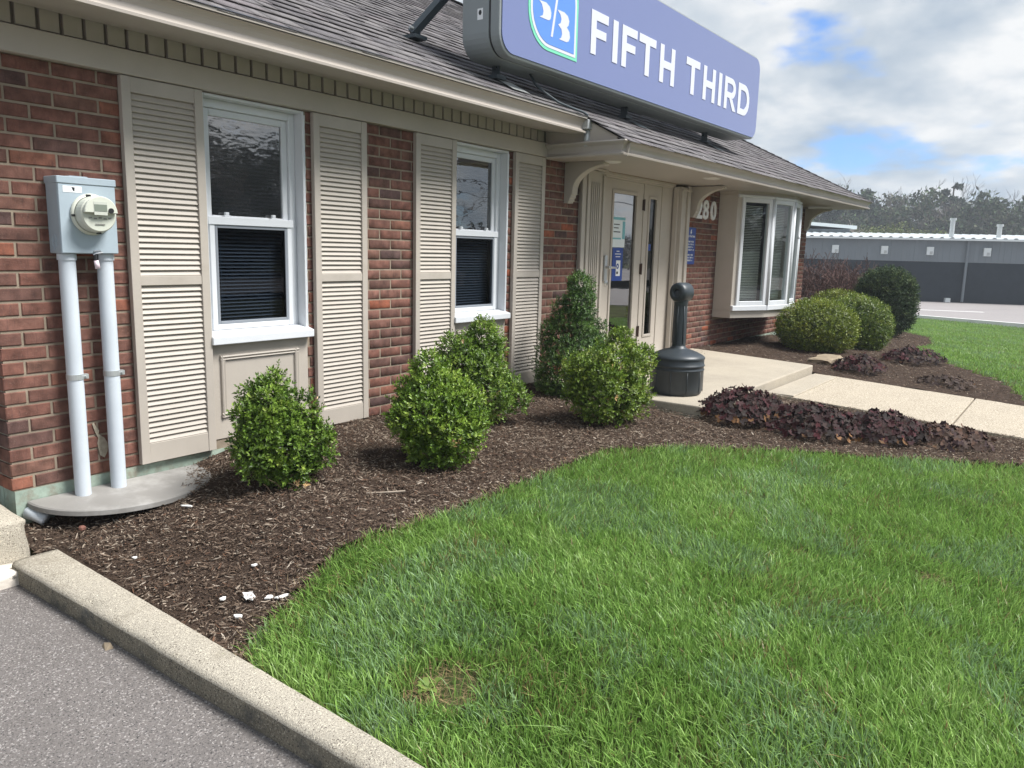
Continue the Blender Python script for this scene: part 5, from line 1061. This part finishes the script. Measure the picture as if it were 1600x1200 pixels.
def build_shed():
    t = thing('metal_shed', 'long grey metal building with white ribbed roof across the parking lot', 'building', (37.93, 2.19, -.7))
    n = Vector((3.87, 1.5, 0)).normalized(); dd = Vector((-1.5, 3.87, 0)).normalized(); O = Vector((37.93, 2.19, 0))
    def q(s, d, z): p = O + dd * s + n * d; return (p.x, p.y, z)
    def bx(b, s0, s1, d0, d1, z0, z1): b.add([q(s0, d0, z0), q(s1, d0, z0), q(s1, d1, z0), q(s0, d1, z0), q(s0, d0, z1), q(s1, d0, z1), q(s1, d1, z1), q(s0, d1, z1)], [(3, 2, 1, 0), (4, 5, 6, 7), (0, 1, 5, 4), (1, 2, 6, 5), (2, 3, 7, 6), (3, 0, 4, 7)])
    S0, S1 = -22, 26
    b = MB(); bx(b, S0, S1, .03, 12, -.75, 1.10); b.build('lower_wall', M['siding_dark'], t)
    s = S0
    pm = None
    while s < S1:
        b = MB(); bx(b, s, s + .485, .005, .2, 1.1005, 2.12); bx(b, s + .2, s + .28, -.008, .0045, 1.101, 2.119); b.build('siding_panel', M['siding'], t); s += .49
    b = MB(); s = S0; pts0 = []
    while s < S1 + .01:
        for ds, h in ((0, .0), (.06, .045), (.14, .045), (.20, .0)): pts0.append((s + ds, h))
        s += .42
    vs = [q(a, -.25, 2.15 + h) for a, h in pts0] + [q(a, 8, 2.55 + h) for a, h in pts0]; m = len(pts0)
    b.add(vs, [(i, i + 1, m + i + 1, m + i) for i in range(m - 1)]); rf = b.build('roof', M['roof_white'], t)
    b = MB(); bx(b, S0, S1, -.26, -.2, 2.06, 2.149); b.build('gutter', M['roof_white'], t)
    for sx in (3.9, 1.8, -.1, -2.4, 6.5, -7.5, -12):
        b = MB(); bx(b, sx - .14, sx + .14, -.12, .004, 1.40, 1.76); w = b.build('wall_light', M['roof_white'], t)
        b = MB(); bx(b, sx - .10, sx + .02, -.13, -.1205, 1.43, 1.56); b.build('lens', M['galv'], w)
    for sx in (-1.62, -11): b = MB(); b.tube([q(sx, -.09, -.65), q(sx, -.09, 1.9), q(sx, -.2, 2.06)], .055, 8); b.build('downspout', M['siding'], t)
    for sx, sz in ((-1.2, 3.0), (-3.15, 2.75)):
        b = MB(); b.tube([q(sx, 1.2, 2.15), q(sx, 1.2, sz)], .10, 12); b.tube([q(sx, 1.2, sz), q(sx, 1.2, sz + .10)], .14, 12); b.build('vent_pipe', M['galv'], t)
    b = MB(); bx(b, -1.1, -1.3 + .4, -.3, -.02, -.68, -.5); b.build('conduit_box', M['roof_white'], t)
    t2 = thing('metal_shed', 'second grey metal building with a pale roof edge behind the long one', 'building', (44, 12, -.7))
    b = MB(); bx(b, 2.3, 22, 7.6, 22, -.7, 2.74); b.build('wall', M['siding'], t2)
    b = MB(); b.add([q(2.0, 7.2, 2.745), q(22, 7.2, 4.2), q(22, 22, 4.3), q(2.0, 22, 2.8), q(2.0, 7.2, 2.92), q(22, 7.2, 4.37), q(22, 22, 4.5), q(2.0, 22, 3.0)], [(3, 2, 1, 0), (4, 5, 6, 7), (0, 1, 5, 4), (1, 2, 6, 5), (2, 3, 7, 6), (3, 0, 4, 7)]); b.build('roof', M['roof_white'], t2)
build_shed()

# ------------------------------------------------------------------ trees
def leaf_cloud(centres, radii, n, size, pal, seed, flat=1.0):
    r = np.random.default_rng(seed); c = np.array(centres, float); k = r.integers(0, len(c), n); rad = np.array(radii)[k]
    P = c[k] + unit(r.normal(size=(n, 3))) * (rad * r.random(n) ** .45)[:, None] * np.array([1, 1, flat]); D = unit(r.normal(size=(n, 3))); Nn = unit(np.cross(D, r.normal(size=(n, 3))))
    pl = np.array(pal); col = pl[r.integers(0, len(pl), n)] * (.65 + .7 * r.random((n, 1))) * (.8 + .4 * vnoise(k * 1.7, k * .3, 1)[:, None])
    return leaves_np(P, D, Nn, size * (.6 + .8 * r.random(n)), size * .5 * (.6 + .8 * r.random(n)), col)
def tree_thing(name, label, base, trunk_h, trunk_r, cloud, group=None, m='far', bark='bark'):
    t = thing(name, label, 'tree', base, group); b = MB(); b.tube([base, (base[0] + .1, base[1], base[2] + trunk_h * .5), (base[0], base[1] + .05, base[2] + trunk_h)], [trunk_r, trunk_r * .7, trunk_r * .3], 7); b.build('trunk', M[bark], t)
    V, F, K = cloud; link('crown', npmesh('crown', V, F, M[m], K), t, kind='stuff'); return t
def build_trees():
    random.seed(77)
    # ragged conifer above the woods
    x, y = 103.0, 10.0; cs = []; rs = []
    for k in range(13):
        z = 1.5 + k * .66; w = (11.0 - z) * .30 + .3
        for j in range(4 if k < 11 else 1):
            a = random.uniform(0, 6.28); q = w * random.uniform(.35, 1); cs.append((x + q * math.cos(a), y + q * math.sin(a), z + random.uniform(-.3, .3))); rs.append(.45 + .06 * w)
    tree_thing('conifer_tree', 'ragged dark conifer rising highest over the woods', (x, y, -.7), 10.3, .25, leaf_cloud(cs, rs, 5200, .42, [(.03, .05, .03), (.045, .07, .04), (.06, .085, .05)], 4, .5), 'trees behind the sheds')
    x, y = 69.0, 9.6; cs = []
    for _ in range(48):
        a, q = random.uniform(0, 6.28), 3.9 * math.sqrt(random.random()); cs.append((x + q * math.cos(a), y + q * math.sin(a), random.uniform(1.2, 4.3 - .09 * q * q)))
    tree_thing('spring_tree', 'pale yellow green budding tree behind the shed roof', (x, y, -.7), 3.4, .2, leaf_cloud(cs, [.85] * 48, 9000, .2, [(.15, .19, .07), (.2, .22, .09), (.12, .16, .07), (.13, .13, .08)], 6, .8), 'trees behind the sheds')
    for k, (x, y, h, lab) in enumerate(((95, 21.2, 9.3, 'dark pointed evergreen just right of the bank roof tip'), (98, 18.2, 9.6, 'broad dark evergreen between bare crowns behind the sheds'), (104, 6.8, 8.2, 'dull green evergreen at the right below the conifer'))):
        cs = []; rs = []
        for j in range(34):
            z = random.uniform(.5, h - 1.2); w = (h - z) * .3 + .4; a = random.uniform(0, 6.28); q = w * random.uniform(.2, 1); cs.append((x + q * math.cos(a), y + q * math.sin(a), z)); rs.append(.8)
        cs.append((x, y, h - .8)); rs.append(.5)
        tree_thing('evergreen_tree', lab, (x, y, -.7), h - 1, .2, leaf_cloud(cs, rs, 4200, .4, [(.03, .045, .032), (.04, .06, .04), (.05, .075, .045)] if k < 2 else [(.07, .095, .05), (.09, .11, .06)], 20 + k, .7), 'trees behind the sheds')
    t = thing('bare_tree', 'pale barked bare tree seen under the eave behind the second shed', 'tree', (66.4, 12.9, -.7), 'trees behind the sheds'); b = MB(); bare_branches(b, (66.4, 12.9, -.8), (0, 0, 1), 2.5, .13, 4, .42, 3, 3, .02); b.build('branches', mat('pale bark', (.42, .38, .33), .9, .1), t, kind='stuff')
    # the woods that read as one mass
    r = np.random.default_rng(9); b = MB(); random.seed(8)
    for k in range(120):
        x = random.uniform(92, 122); y = random.uniform(-26, 60); h = random.uniform(3.2, 4.2) * (x / 100) * (1 - .006 * (20 - y if y < 20 else 0)); bare_branches(b, (x, y, -.8), (0, 0, 1), h, .10, 5, .36, 3, 2, .013)
    o = b.build('woods', mat('grey brown bare wood', (.15, .13, .115), .95, .05), kind='stuff')
    n = 120000; k = 800; cy = r.uniform(-30, 64, k); cx = r.uniform(90, 110, k); top = 6.9 + 1.8 * vnoise(cy, cx, .17, 2) - .06 * np.clip(15 - cy, 0, 30); cz = r.uniform(-.1, 1, k) * top; rad = .8 + 1.0 * r.random(k)
    V, F, K = leaf_cloud(np.stack([cx, cy, cz], 1), rad, n, .52, [(.105, .103, .08), (.085, .102, .068), (.075, .108, .062), (.115, .125, .08), (.06, .085, .052), (.095, .135, .065)], 10, .8)
    o = link('woods', npmesh('woods', V, F, M['far'], K)); o['kind'] = 'stuff'
    b = MB(); pts = [(125, -60, -.7), (125, 90, -.7), (125, 90, 4.0), (125, -60, 2.2)]; hs = np.linspace(-60, 90, 60); V = []; F = []
    for i, yy in enumerate(hs):
        zt = 5.6 + 1.2 * float(vnoise(yy, 2, .12)); V += [(113, yy, -.8), (128, yy, zt), (150, yy, zt + 1.0), (190, yy, -1)]
    for i in range(len(hs) - 1):
        for j in range(3): F.append((i * 4 + j, i * 4 + j + 1, (i + 1) * 4 + j + 1, (i + 1) * 4 + j))
    o = link('hill', npmesh('hill', V, F, mat('wooded hill', (.075, .075, .06), 1, 0, mott=.4, mscale=.5), smooth=True)); o['kind'] = 'structure'
    # woods and wires across the street, mirrored in the glass
    n = 26000; k = 360; cx = r.uniform(-60, 95, k); cy = r.uniform(-52, -38, k); top = 2.6 + 1.2 * vnoise(cx, cy, .11, 6) + 4.6 * np.exp(-((cx - 29) / 13) ** 2); cz = r.uniform(-.1, 1, k) * top
    V, F, K = leaf_cloud(np.stack([cx, cy, cz], 1), .9 + 1.1 * r.random(k), n, .5, [(.05, .06, .04), (.07, .075, .055), (.1, .09, .08), (.04, .05, .035)], 12, .9)
    o = link('woods', npmesh('woods', V, F, M['far'], K)); o['kind'] = 'stuff'
    b = MB(); random.seed(3)
    for k in range(34):
        xx = random.choice((random.uniform(14, 44), random.uniform(-40, 80))); bare_branches(b, (xx, random.uniform(-44, -32), -.5), (0, 0, 1), random.uniform(2.6, 3.4) if 12 < xx < 46 else 1.6, .08, 4, .4, 3, 2, .014)
    V, F, K = leaf_cloud([(random.uniform(17, 38), random.uniform(-40, -34), random.uniform(.3, 6.6)) for _ in range(90)], [1.4] * 90, 16000, .38, [(.05, .06, .04), (.07, .08, .055), (.04, .05, .035)], 15, 1)
    o = link('woods', npmesh('woods', V, F, M['far'], K)); o['kind'] = 'stuff'
    o = b.build('woods', mat('bare wood', (.2, .17, .15), .95, .05), kind='stuff')
build_trees()
def build_cables():
    b = MB()
    for k, (yy, z, sag) in enumerate(((-26, 6.9, .9), (-26.4, 6.2, 1.1), (-25.6, 5.0, .7))):
        b.tube([(x0 + 36 * t, yy, z - sag * 4 * t * (1 - t)) for x0 in (-20, 16, 52) for t in np.linspace(0, .97, 16)], .03, 5, cap=False)
    o = b.build('power_lines', M['black']); tag(o, 'black power cables across the street, seen mirrored in the window glass', 'power lines')
build_cables()

# ------------------------------------------------------------------ air
def build_haze():
    b = MB(); b.box(-70, 215, -70, 110, -2.2, 17.5); m = bpy.data.materials.new('haze'); m.use_nodes = True; nt = m.node_tree; nt.nodes.remove(nt.nodes['Principled BSDF'])
    v = nt.nodes.new('ShaderNodeVolumePrincipled'); v.inputs['Color'].default_value = (.86, .92, 1, 1); v.inputs['Density'].default_value = .0016; v.inputs['Anisotropy'].default_value = .2
    nt.links.new(v.outputs[0], nt.nodes['Material Output'].inputs['Volume']); o = b.build('haze', m); o['kind'] = 'stuff'
build_haze()
